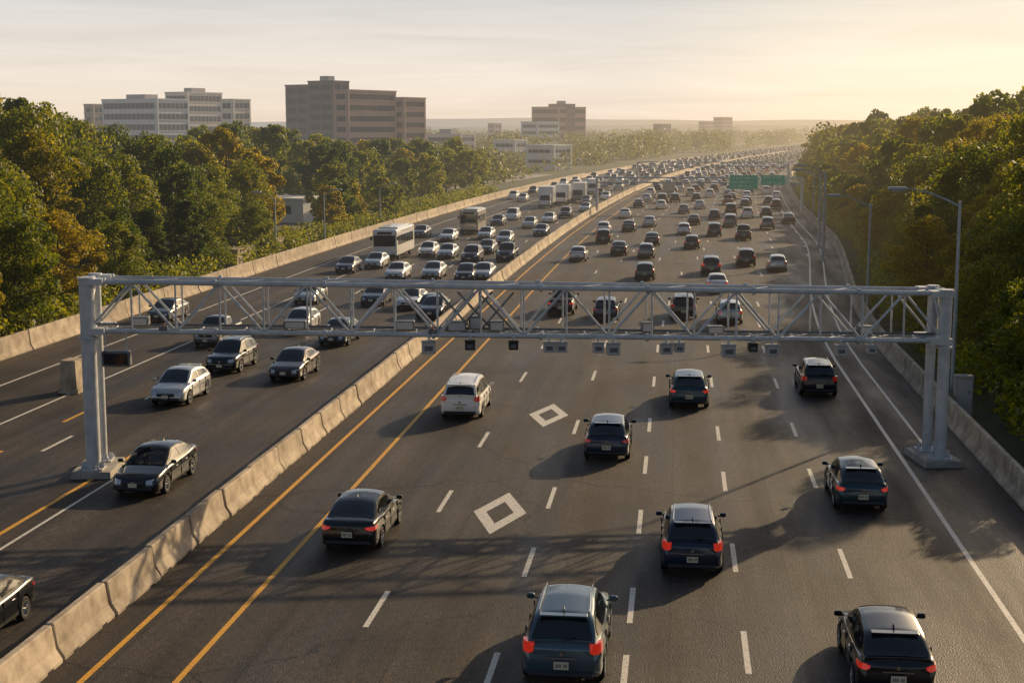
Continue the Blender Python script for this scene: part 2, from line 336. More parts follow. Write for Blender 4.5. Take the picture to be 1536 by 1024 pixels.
def run_barrier(fx, y0, y1, L, me, labf, jit=.03):
    y = y0; i = 0
    while y < y1:
        i += 1; o = bpy.data.objects.new('concrete_barrier', me); C.objects.link(o)
        yc = y + L/2; hd = math.atan((fx(yc+L/2)-fx(yc-L/2))/L)
        o.location = (fx(yc)+random.uniform(-jit, jit), yc, random.uniform(-.015, .02)); o.rotation_euler = (0, 0, -hd+random.uniform(-.35, .35)*jit)
        lb, gr = labf(i); tag(o, lb, 'barrier', gr); y += L + .07
run_barrier(xmed, 27.5, 330, 3.5, barrier_mesh(3.5, hole=True), lambda i: ((f'pale concrete median barrier section, {ordw(i)} from the bottom left corner of the photo', 'median barrier sections') if i < 30 else ('small distant section of the concrete median barrier between the two traffic directions', 'far median barrier sections')))
bl_ = barrier_mesh(12.0)
run_barrier(xmed, 331, 900, 12, bl_, lambda i: ('very distant long section of the concrete median barrier in the curve', 'farthest median barrier sections'), 0)
run_barrier(xr, 40, 330, 6, barrier_mesh(6.0, 1.05), lambda i: ((f'concrete roadside wall section on the right shoulder, {ordw(i)} counting from the right frame edge', 'right roadside wall sections') if i < 16 else ('distant concrete wall section along the right road edge below the trees', 'far right wall sections')), .015)
run_barrier(xr, 331, 760, 12, bl_, lambda i: ('very distant long concrete wall section along the right edge of the curving road', 'farthest right wall sections'), 0)
run_barrier(xl, 62, 420, 8, barrier_mesh(8.0, 1.25), lambda i: ((f'tan concrete wall section below the left woodland, {ordw(i)} from the left frame edge', 'left roadside wall sections') if i < 20 else ('distant tan concrete wall section along the left road edge', 'far left wall sections')), .015)
run_barrier(xl, 421, 900, 12, bl_, lambda i: ('very distant long tan wall section on the left road edge near the curve', 'farthest left wall sections'), 0)
# ------------------------------------------------------------------ overhead gantry
GL = at(148, 706); GR = at(1399, 690)
ax = (GR-GL).normalized(); pv = Vector((-ax.y, ax.x, 0)); GW = .8
zlt, zlb = z_at(GL, 419), z_at(GL, 492); zrt, zrb = z_at(GR, 437), z_at(GR, 507)
def gp(t, side, top):
    b = GL + (GR-GL)*t + pv*GW*side; zt = zlt+(zrt-zlt)*t; zb = zlb+(zrb-zlb)*t
    b.z = zt if top == 1 else (zb if top == 0 else zb+(zt-zb)*top); return b
gt = empty('overhead_gantry', GL); tag(gt, 'grey steel truss gantry spanning the whole highway on paired posts', 'gantry')
def gpart(name, fn, mat='steel', smooth=True):
    mb = MB(GL); fn(mb); return mb.build(name, M[mat], gt, smooth)
arot = math.atan2(ax.y, ax.x)
for t in (0, 1):
    B = GL if t == 0 else GR
    for s in (-1, 1):
        b = B + pv*GW*s; r = (.29 if t == 0 else .24) if s == -1 else .2
        gpart('post', lambda mb: mb.tube((b.x, b.y, .3), (b.x, b.y, gp(t, s, 1).z+.12), r, 16))
        mb = MB(GL); mb.box((b.x, b.y, .30), (.82, .82, .07), arot)
        for q in (-1, 1):
            for q2 in (-1, 1): mb.tube((b.x+q*.33, b.y+q2*.33, .33), (b.x+q*.33, b.y+q2*.33, .44), .04, 6)
        for a_ in range(4):
            an = arot+a_*pi/2; mb.box((b.x+math.cos(an)*.33, b.y+math.sin(an)*.33, .45), (.16, .03, .26), an)
        mb.build('base_plate', M['steel'], gt)
        mb = MB(GL); mb.tube((b.x, b.y, gp(t, s, 1).z+.12), (b.x, b.y, gp(t, s, 1).z+.17), r+.06, 16); mb.build('post_cap', M['steel'], gt, True)
        mb = MB(GL); mb.tube((b.x, b.y, gp(t, s, 0).z-.3), (b.x, b.y, gp(t, s, 0).z-.22), r+.08, 16); mb.build('collar', M['steel'], gt, True)
    mb = MB(GL); mb.box((B.x, B.y, .13), (1.55, 2.8, .26), arot, 0, (.97, .97)); mb.build('footing', M['concrete_l'], gt)
    mb = MB(GL); mb.tube(gp(t, -1, 1), gp(t, 1, 1), .12, 10); mb.tube(gp(t, -1, 0), gp(t, 1, 0), .12, 10); mb.tube(gp(t, -1, 0), gp(t, 1, 1), .06, 8); mb.build('end_frame', M['steel'], gt, True)
    for s in (-1, 1):
        dx = .22 if t == 0 else -.22
        for q in (1.0, 0.0): cc = gp(t, s, q); mb = MB(GL); mb.box((cc.x+ax.x*dx, cc.y+ax.y*dx, cc.z), (.9, .60, .24), arot); mb.build('end_bracket', M['steel'], gt)
    mb = MB(GL); c = gp(t, 0, .5); sg = -1 if t == 0 else 1; mb.box((c.x+ax.x*sg*.24, c.y+ax.y*sg*.24, c.z), (.05, 1.5, (zlt-zlb)+.2), arot); mb.build('end_panel', M['steel'], gt)
for s in (-1, 1):
    for top in (0, 1):
        def ch(mb):
            mb.tube(gp(-.003, s, top), gp(1.003, s, top), .10 if s == -1 else .085, 12)
            for k in (.0, .125, .25, .375, .5, .625, .75, .875): a = gp(k+.02, s, top); mb.tube(a-ax*.06, a+ax*.06, .16, 12)
        gpart('chord', ch)
NP = 20
for s in (-1, 1):
    for k in range(NP+1):
        t = k/NP
        if 0 < k < NP: gpart('vertical_brace', lambda mb: mb.tube(gp(t, s, 0), gp(t, s, 1), .042, 8))
        if k < NP:
            up = (k % 2 == 0)
            gpart('diagonal_brace', lambda mb: mb.tube(gp(t, s, 0 if up else 1), gp((k+1)/NP, s, 1 if up else 0), .052, 8))
for k in range(NP):
    gpart('bottom_lacing', lambda mb: mb.tube(gp(k/NP, -1, 0), gp((k+1)/NP, 1, 0), .035, 6))
    gpart('top_lacing', lambda mb: mb.tube(gp(k/NP, -1 if k % 2 else 1, 1), gp((k+1)/NP, 1 if k % 2 else -1, 1), .032, 6))
    gpart('cross_strut', lambda mb: mb.tube(gp((k+.5)/NP, -1, 0), gp((k+.5)/NP, 1, 0), .04, 6))
for q, r in ((.25, .035), (.5, .03)): gpart('cable_conduit', lambda mb: mb.tube(gp(0, 0, 0)+pv*q+Vector((0, 0, .12)), gp(1, 0, 0)+pv*q+Vector((0, 0, .12)), r, 6), 'steel_d')
def tray(mb):
    a = gp(.02, 0, 0); b = gp(.98, 0, 0); n = 40
    for i in range(n): p = a+(b-a)*((i+.5)/n); mb.box((p.x, p.y, p.z-.02), ((b-a).length/n*1.0, .30, .05), arot)
gpart('cable_tray', tray, 'steel_d', False)
def tpx(px): return (px-148)/1251.
sens = [(635, 'grey', 1.1), (695, 'dark', .8), (758, 'dark', .75), (810, 'grey', .9), (828, 'grey', .9), (882, 'grey', .9), (904, 'grey', 1.05), (982, 'grey', .95), (1001, 'grey', .8), (1074, 'grey', 1.1), (1110, 'dark', .7), (1139, 'grey', 1.0), (1241, 'grey', .9), (1287, 'grey', .75)]
for i, (px, cl, s) in enumerate(sens):
    t = tpx(px); p = gp(t, -1, 0); p = p - pv*.12; p.z -= .1
    e = empty('toll_camera', p, arot)
    tag(e, f'{"light grey" if cl == "grey" else "dark"} sensor box hanging under the gantry, {ordw(i+1)} from the left', 'camera')
    mt = M['plastic'] if cl == 'grey' else M['trim']
    mb = MB(); mb.tube((0, 0, .14), (0, 0, -.16*s), .04, 8); mb.box((0, 0, .08), (.18, .2, .06)); mb.build('bracket', M['steel'], e)
    mb = MB(); mb.cbox((0, -.04, -.34*s), (.50*s, .40, .44*s), .03); mb.build('housing', mt, e)
    mb = MB(); mb.box((0, -.07, -.105*s), (.54*s, .48, .022)); mb.build('sunshade', mt, e)
    mb = MB(); mb.box((0, -.245, -.36*s), (.30*s, .012, .18*s)); mb.build('lens', M['steel_d'], e)
p = gp(tpx(188), -1, 0) - pv*.15; e = empty('hanging_display', (p.x, p.y, p.z-.1), arot); tag(e, 'dark boxed unit hanging beside the left gantry post', 'display')
mb = MB(); mb.cbox((0, 0, -.95), (1.1, .4, .62), .05); mb.build('case', M['steel_d'], e)
mb = MB(); mb.box((0, -.21, -.95), (.92, .03, .44)); mb.build('screen', M['glass'], e)
for x in (-.4, .4): mb = MB(); mb.tube((x, 0, .1), (x, 0, -.66), .03, 6); mb.build('bracket', M['steel'], e)
for px, lbl in ((255, 'tiny amber lamp on the left end of the gantry'), (641, 'tiny amber lamp at the middle of the gantry')):
    p = gp(tpx(px), -1, 0)-pv*.05; e = empty('warning_lamp', (p.x, p.y, p.z+.08), arot); tag(e, lbl, 'lamp')
    mb = MB(); mb.cbox((0, 0, .08), (.34, .26, .16), .03); mb.build('base', M['steel_d'], e)
    mb = MB(); mb.tube((0, -.02, .16), (0, -.02, .26), .06, 12, .04); mb.build('lens', M['amber'], e, True)
for i, (px, wd, hh, q) in enumerate(((215, .7, .35, .3), (440, .9, .3, 0), (600, .8, .35, 0), (676, .8, .4, -.3), (704, .5, .55, .3), (735, .6, .4, 0), (960, .5, .4, .2), (1060, .7, .3, 0), (1290, .6, .35, .3))):
    p = gp(tpx(px), q, 0); e = empty('equipment_cabinet', (p.x, p.y, p.z+.1), arot)
    tag(e, f'small grey equipment box sitting on the lower gantry chords, {ordw(i+1)} from the left', 'cabinet')
    mb = MB(); mb.cbox((0, 0, hh/2), (wd, .5, hh), .03); mb.build('case', M['steel_d'], e)
    mb = MB(); mb.box((0, -.26, hh/2), (wd*.8, .02, hh*.75)); mb.build('door', M['plastic'], e)
    if i in (3, 4, 5):
        for sg in (-1, 1): mb = MB(); mb.tube((-.7*sg, -.3, 0), (.7*sg, .2, 1.5), .045, 6); mb.build('strut', M['steel_d'], e)
# ------------------------------------------------------------------ distant gantries with signs
def far_gantry(Y, x0, x1, zt, zb, name, label, boxes):
    r = empty(name, (x0, Y, 0)); tag(r, label, 'gantry')
    for x in (x0, x1):
        for y in (-.5, .5): mb = MB((x0, Y, 0)); mb.tube((x, Y+y, 0), (x, Y+y, zt), .2, 10); mb.build('post', M['steel'], r, True)
    for y in (-.5, .5):
        for z in (zt, zb): mb = MB((x0, Y, 0)); mb.tube((x0, Y+y, z), (x1, Y+y, z), .10, 8); mb.build('chord', M['steel'], r, True)
        n = int((x1-x0)/1.6); mb = MB((x0, Y, 0))
        for i in range(n):
            a = x0+(x1-x0)*i/n; b = x0+(x1-x0)*(i+1)/n; mb.tube((a, Y+y, zb if i % 2 else zt), (b, Y+y, zt if i % 2 else zb), .06, 5)
        mb.build('lattice', M['steel'], r)
    for k in range(boxes):
        x = x0+(x1-x0)*(k+.6)/boxes; mb = MB((x0, Y, 0)); mb.cbox((x, Y-.9, zb-.15), (1.0, .5, .6), .08); mb.build('sensor_box', M['fascia'], r)
Y1 = 245
far_gantry(Y1, xmed(Y1)+.2, xr(Y1)-.5, 5.7, 4.9, 'sign_gantry', 'distant pale gantry carrying the two green direction signs', 9)
far_gantry(340, xmed(340)-.3, xr(340)-.5, 6.2, 5.3, 'toll_gantry', 'farthest thin pale gantry with sensor boxes behind the green signs', 10)
for (pa, pb, ya, yb, lab, rows) in ((1094, 1136, 261, 282, 'larger green direction sign, left of the pair on the distant gantry', 3), (1140, 1176, 261, 276, 'smaller green direction sign, right of the pair on the distant gantry', 2)):
    sc2 = F/(Y1*.99); X0 = (pa-1019)/sc2; X1 = (pb-1019)/sc2; zt = H-(ya-195)/sc2; zb = H-(yb-195)/sc2
    e = empty('direction_sign', ((X0+X1)/2, Y1-1.35, zb)); tag(e, lab, 'sign'); wd = X1-X0; hh = zt-zb
    mb = MB(); mb.box((0, 0, hh/2), (wd, .1, hh)); mb.build('panel', M['green'], e)
    mb = MB()
    for z in (.08, hh-.08): mb.box((0, -.06, z), (wd-.12, .01, .05))
    for x in (-wd/2+.09, wd/2-.09): mb.box((x, -.06, hh/2), (.05, .01, hh-.22))
    mb.build('border', M['signwhite'], e)
    mb = MB()
    for r_ in range(rows):
        x = -wd*.38; z = hh*(.78-.56*r_/max(rows-1, 1))
        while x < wd*.34:
            l_ = random.choice((.10, .14, .18)); mb.box((x+l_/2, -.06, z), (l_, .012, .2)); x += l_+random.choice((.08, .08, .4))
    mb.build('lettering', M['signwhite'], e)
# ------------------------------------------------------------------ street lamps
def lamp(px, py, ytop, arm_m, label, side=-1, group=None, rpole=.12):
    p = at(px, py); h = z_at(p, ytop); r = empty('street_lamp', (p.x, p.y, 0)); tag(r, label, 'street lamp', group)
    mb = MB(); mb.tube((0, 0, 0), (0, 0, h), rpole, 10, rpole*.6); mb.build('pole', M['pole'], r, True)
    mb = MB(); mb.tube((0, 0, 0), (0, 0, .35), rpole*1.9, 10); mb.build('base', M['pole'], r)
    n = 7; pts = [(side*arm_m*i/n, 0, h-.25+.85*math.sin(i/n*pi/2)) for i in range(n+1)]
    mb = MB(); mb.path(pts, [.055-.02*i/n for i in range(n+1)], 6); mb.build('arm', M['pole'], r, True)
    mb = MB(); x = side*(arm_m+.3); mb.cbox((x, 0, h+.6), (.95, .38, .18), .06); mb.build('lamp_head', M['plastic'], r)
    mb = MB(); mb.box((x+side*.05, 0, h+.5), (.5, .24, .03)); mb.build('lamp_glass', M['signwhite'], r)
lamp(1427, 606, 302, 2.7, 'tall street lamp rising directly behind the right gantry post')
lamp(1300, 478, 306, 2.3, 'street lamp with a curved arm over the right shoulder, second from the right')
lamp(1234, 392, 257, 2.2, 'thick grey street lamp beside the right wall, third from the right', rpole=.2)
lamp(1228, 372, 262, 2.2, 'street lamp just behind the third right-hand lamp near the curve', rpole=.18)
lamp(1219, 345, 262, 2.2, 'small distant street lamp at the right wall where the road bends')
lamp(414, 389, 297, 1.6, 'thin street lamp behind the left wall, nearest of the left ones', -1)
lamp(487, 368, 292, 1.4, 'thin street lamp before the small white building on the left', 1)
lamp(570, 340, 282, 1.6, 'thin street lamp behind the left wall, farthest of the left ones', 1)
p = at(1437, 622); e = empty('control_cabinet', (p.x+.2, p.y, 0)); tag(e, 'tan control cabinet behind the right wall next to the gantry post', 'cabinet')
zt = z_at(p, 562)
mb = MB(); mb.cbox((0, 0, zt/2), (.85, .6, zt), .03); mb.build('case', M['concrete_l'], e); mb = MB(); mb.box((0, -.31, zt/2), (.7, .02, zt*.8)); mb.build('door', M['plastic'], e)
mb = MB(); mb.box((.2, -.33, zt*.6), (.05, .03, .16)); mb.build('handle', M['steel_d'], e)
p = at(110, 587); mb = MB(); mb.box((0, 0, .85), (.95, 1.2, 1.7), 0, 0, (.82, .95)); mb.box((0, 0, .12), (1.1, 1.4, .24)); o = mb.build('concrete_block', M['concrete'], loc=(p.x, p.y, .005)); tag(o, 'tall grey concrete block standing on the left lanes beside the gantry post', 'block')
p = at(405, 392); mb = MB(); mb.box((0, 0, .9), (1.0, 17, 1.8)); mb.box((0, 0, 1.85), (1.2, 17.2, .12)); o = mb.build('concrete_parapet', M['concrete'], loc=(p.x-1.4, p.y, 0)); tag(o, 'low concrete parapet behind the left wall near the first lamp', 'wall')
p = at(440, 334); SH = p; e = empty('warehouse', (p.x-1, p.y+4, 0), -.35); tag(e, 'low white shed with flat roof half hidden by the left trees', 'building')
M['wwall'] = bmat('white_cladding', (.74, .72, .68)); M['roofg'] = bmat('roof_grey', (.40, .39, .37))
mb = MB(); mb.box((0, 0, 1.7), (9, 8, 3.4)); mb.build('wall', M['wwall'], e); mb = MB(); mb.box((0, 0, 3.5), (9.6, 8.6, .25)); mb.build('roof', M['wwall'], e)
for k in range(2): mb = MB(); mb.box((-1.8+3.4*k, -4.02, 1.9), (1.6, .06, 1.2)); mb.build('window', M['glass'], e)
# ------------------------------------------------------------------ vehicles
def interp(pts, y):
    if y <= pts[0][0]: return pts[0][1]
    for (a, b), (c, d) in zip(pts, pts[1:]):
        if y <= c: return b+(d-b)*(y-a)/(c-a)
    return pts[-1][1]
STY = {
 'sedan': dict(L=4.8, W=1.86, zb=.24, top=[(-2.4, .96), (-2.25, 1.03), (-1.7, 1.05), (-1., 1.0), (.9, .95), (1.3, .92), (2.0, .80), (2.4, .68)], cab=[(-1.98, 1.02), (-1.05, 1.41), (-.3, 1.47), (.25, 1.44), (1.25, .92)], k=.44, wr=.335, win=2, wy=(-1.42, 1.42), ty=.84),
 'hatch': dict(L=4.45, W=1.84, zb=.25, top=[(-2.22, .96), (-2.05, 1.04), (-1., 1.03), (.8, .98), (1.2, .95), (1.9, .82), (2.22, .7)], cab=[(-2.08, 1.02), (-1.45, 1.42), (-.4, 1.53), (.2, 1.49), (1.2, .95)], k=.40, wr=.34, win=2, wy=(-1.32, 1.32), ty=.86),
 'suv': dict(L=4.75, W=1.92, zb=.29, top=[(-2.37, 1.05), (-2.2, 1.12), (-1., 1.10), (1.0, 1.06), (1.3, 1.05), (2.1, .94), (2.37, .8)], cab=[(-2.25, 1.1), (-1.74, 1.57), (-.6, 1.70), (.3, 1.65), (1.2, 1.05)], k=.34, wr=.37, win=3, wy=(-1.42, 1.4), ty=.93),
 'van': dict(L=5.1, W=1.98, zb=.25, top=[(-2.55, 1.05), (-2.4, 1.1), (-1., 1.08), (1.3, 1.02), (1.7, .98), (2.3, .86), (2.55, .72)], cab=[(-2.47, 1.08), (-2.2, 1.64), (-.6, 1.78), (.6, 1.72), (1.7, 1.0)], k=.22, wr=.35, win=3, wy=(-1.5, 1.5), ty=.98),
 'pickup': dict(L=5.6, W=1.98, zb=.36, top=[(-2.8, 1.06), (-2.7, 1.1), (-.9, 1.12), (1.2, 1.12), (1.5, 1.12), (2.5, 1.04), (2.8, .9)], cab=[(-.95, 1.1), (-.72, 1.72), (-.1, 1.82), (.5, 1.78), (1.35, 1.12)], k=.26, wr=.4, win=2, wy=(-1.7, 1.7), ty=.92)}
def body(mb, S, dy_=.1, mi=0, arch=True):
    L2 = S['L']/2; hw0 = S['W']/2
    ds = [0, .015, .05, .11, .20, .31]; ER = .42
    ys = [-L2+d for d in ds] + list(np.arange(-L2+.40, L2-.35, dy_)) + [L2-d for d in reversed(ds)]
    fr = [(0, 0), (.6, 0), (.90, .0), (.965, .05), (.985, .13), (.992, .22), (.985, .31), (.985, .40), (.99, .49), (.998, .58), (1.0, .67), (.985, .72), (.975, .80), (.955, .88), (.925, .955), (.87, 1.0), (.5, 1.03), (0, 1.04)]
    if dy_ > .2: fr = [(0, 0), (.92, .0), (1, .2), (1, .5), (.98, .78), (.93, .955), (.5, 1.02), (0, 1.04)]
    ring = fr + [(-a, b) for a, b in reversed(fr[1:-1])]; n = len(ring); vs = []
    wc = [(yw, S['wr']) for yw in S['wy']]; R = S['wr']+.075
    for y in ys:
        d = L2-abs(y); e_ = math.sqrt(max(0, 1-(1-min(d/ER, 1))**2)); pw = 1-.06*(abs(y)/L2)**3
        if y > 0: pw -= .05*(abs(y)/L2)**4
        hw = hw0*pw*(.80+.20*e_); zt = interp(S['top'], y)-(1-e_)*.11; zb = S['zb']+(1-e_)*.08
        for a, b in ring:
            z = zb+(zt-zb)*b; yy = y
            if d < .12: yy += (1 if y > 0 else -1)*.05*math.sin(pi*min(max(1-b*1.25, 0), 1)) - (1 if y > 0 else -1)*.07*a*a
            vs.append([hw*a, yy, z])
    if arch:
        for v in vs:
            if abs(v[0]) > hw0*.7:
                for yw, zw in wc:
                    r = math.hypot(v[1]-yw, v[2]-zw)
                    if R-.055 < r < R+.055: v[1] = yw+(v[1]-yw)*R/r; v[2] = zw+(v[2]-zw)*R/r
    fs = []
    for i in range(len(ys)-1):
        for j in range(n):
            q = (i*n+j, (i+1)*n+j, (i+1)*n+(j+1) % n, i*n+(j+1) % n)
            if arch and all(abs(vs[t][0]) > hw0*.7 for t in q):
                cy = sum(vs[t][1] for t in q)/4; cz = sum(vs[t][2] for t in q)/4
                if any(math.hypot(cy-yw, cz-zw) < R-.01 for yw, zw in wc): continue
            fs.append(q)
    fs += [tuple(range(n)), tuple((len(ys)-1)*n+i for i in reversed(range(n)))]
    mb.add(vs, fs, mi)
def cabfn(S):
    cab = S['cab']; hw = S['W']/2; ya, yb = cab[0][0], cab[-1][0]; ym = (ya+yb)/2; ln = (yb-ya)/2
    def zc(y): return sum(interp(cab, min(max(y+q, ya), yb)) for q in (-.14, -.07, 0, .07, .14))/5
    def zb(y): return interp(S['top'], y)-.05
    def sec(y):
        t = abs((y-ym)/ln); wb = hw*.93*(1-.12*t**3); z1 = zc(y); z0 = zb(y); h = max(z1-z0, .005); c = min(.11, h*.4)
        xs = lambda z: wb-S['k']*(z-z0)-.05*((z-z0)/.6)**2
        return wb, z0, z1, h, c, xs
    return sec
def cabin(mb, S, step=.06, mi=0):
    sec = cabfn(S); ya, yb = S['cab'][0][0], S['cab'][-1][0]; ns = int((yb-ya)/step); rows = None; vs = []
    for i in range(ns+1):
        y = ya+(yb-ya)*i/ns; wb, z0, z1, h, c, xs = sec(y); pts = []
        for k in range(4): z = z0+(h-c)*k/3; pts.append((xs(z), z))
        x1 = xs(z1-c); cr_ = .055*min(1, h/.3)
        pts += [(x1-.25*c, z1-.35*c), (x1-.75*c, z1-.06*c)]
        xt = x1-c
        for f in (.97, .66, .33, 0): pts.append((xt*f, z1+cr_*(1-f*f)))
        ring = pts+[(-a, b) for a, b in reversed(pts[:-1])]; rows = len(ring)
        vs += [(a, y, b) for a, b in ring]
    fs = [(i*rows+j, i*rows+j+1, (i+1)*rows+j+1, (i+1)*rows+j) for i in range(ns) for j in range(rows-1)]
    fs += [tuple(range(rows)), tuple(ns*rows+j for j in reversed(range(rows)))]
    mb.add(vs, fs, mi)
def glass_top(mb, S, front, mi=0, nu=8):
    sec = cabfn(S); cab = S['cab']
    if front: y0, y1 = cab[-2][0], cab[-1][0]; a = y0+.10*(y1-y0); b = y1-.07*(y1-y0); dyo = .012
    else: y0, y1 = cab[0][0], cab[1][0]; a = y0+.08*(y1-y0); b = y1-.12*(y1-y0); dyo = -.016
    def P(u, v):
        y = a+(b-a)*u; wb, z0, z1, h, c, xs = sec(y); xt = xs(z1-c)-c*.9; f = (-1+2*v)*.94
        return (xt*f, y+dyo, z1+.055*min(1, h/.3)*(1-f*f)+.013)
    mb.grid(P, nu, 8, mi)
def glass_side(mb, S, i, n, sgn, mi=0):
    sec = cabfn(S); cab = S['cab']; ya = cab[0][0]+(cab[1][0]-cab[0][0])*.55+.08; yb = cab[-2][0]+(cab[-1][0]-cab[-2][0])*.80
    cut = [0, .5, 1] if n == 2 else [0, .24, .60, 1]
    a = ya+(yb-ya)*cut[i]+(.045 if i else 0); b = ya+(yb-ya)*cut[i+1]-(.045 if i < n-1 else 0)
    def P(u, v):
        y = a+(b-a)*u; wb, z0, z1, h, c, xs = sec(y); lo = z0+.095; hi = max(z1-c-.02, lo+.004); z = lo+(hi-lo)*v
        return (sgn*(xs(z)+.014), y, z)
    mb.grid(P, 8, 3, mi)
def tail(mb, S, sgn, mi=0):
    L2 = S['L']/2; hw = S['W']/2; z0 = S['ty']-.07; z1 = S['ty']+.055
    if S in (STY['suv'], STY['van']): z1 += .12
    y = -L2; xi = .60 if S is STY['sedan'] else .68
    foot = [(hw*xi, y+.015), (hw*.76, y+.035), (hw*.86, y+.10), (hw*.93, y+.21), (hw*.965, y+.40), (hw*.88, y+.40), (hw*.65, y+.14)]
    vs = []
    for z, k in ((z0, 0), (z1, 1)):
        for i, (a, b) in enumerate(foot): vs.append((sgn*a*(1-.015*k), b+.03*k, z+(.05 if i == 0 and k == 0 else 0)+(.05 if i == 4 and not k else 0)-(.02 if i == 0 and k else 0)))
    n = len(foot); mb.add(vs, [tuple(range(n)), tuple(range(2*n-1, n-1, -1))]+[(i, (i+1) % n, n+(i+1) % n, n+i) for i in range(n)], mi)
def headl(mb, S, sgn, mi=0):
    L2 = S['L']/2; hw = S['W']/2; zt = interp(S['top'], L2-.25); z0 = zt-.24; z1 = zt-.07; y = L2
    foot = [(hw*.50, y+.0), (hw*.70, y-.03), (hw*.80, y-.12), (hw*.87, y-.27), (hw*.905, y-.47), (hw*.78, y-.47), (hw*.58, y-.18)]
    vs = []
    for z, k in ((z0, 0), (z1, 1)):
        for i, (a, b) in enumerate(foot): vs.append((sgn*a*(1-.01*k), b-.07*k, z+(.07 if i in (3, 4) else 0)-(.03 if i == 0 and k else 0)))
    n = len(foot); mb.add(vs, [tuple(range(n)), tuple(range(2*n-1, n-1, -1))]+[(i, (i+1) % n, n+(i+1) % n, n+i) for i in range(n)], mi)
def tyre(mb, r, wd=.22, mi=0, c=(0, 0, 0)):
    h = wd/2; mb.lathe_x([(-h*.9, r*.62), (-h, r*.72), (-h, r*.9), (-h*.75, r*.99), (0, r), (h*.75, r*.99), (h, r*.9), (h, r*.72), (h*.9, r*.62)], 22, c, mi)
def rim(mb, r, sgn, mi=0, c=(0, 0, 0)):
    x = sgn*.085
    mb.lathe_x([(x*.2, 0.001), (x*.2, r*.60), (x*1.25, r*.66), (x*1.25, r*.58), (x*.9, r*.56)], 22, c, mi)
    mb.tube((c[0]+x*.3, c[1], c[2]), (c[0]+x*1.1, c[1], c[2]), r*.14, 10, None, mi)
    for k in range(5):
        a = 2*pi*k/5+.3; p = (c[0]+x*1.0, c[1]+math.cos(a)*r*.6, c[2]+math.sin(a)*r*.6); mb.tube((c[0]+x*.95, c[1], c[2]), p, r*.085, 5, r*.06, mi)
specs = {}
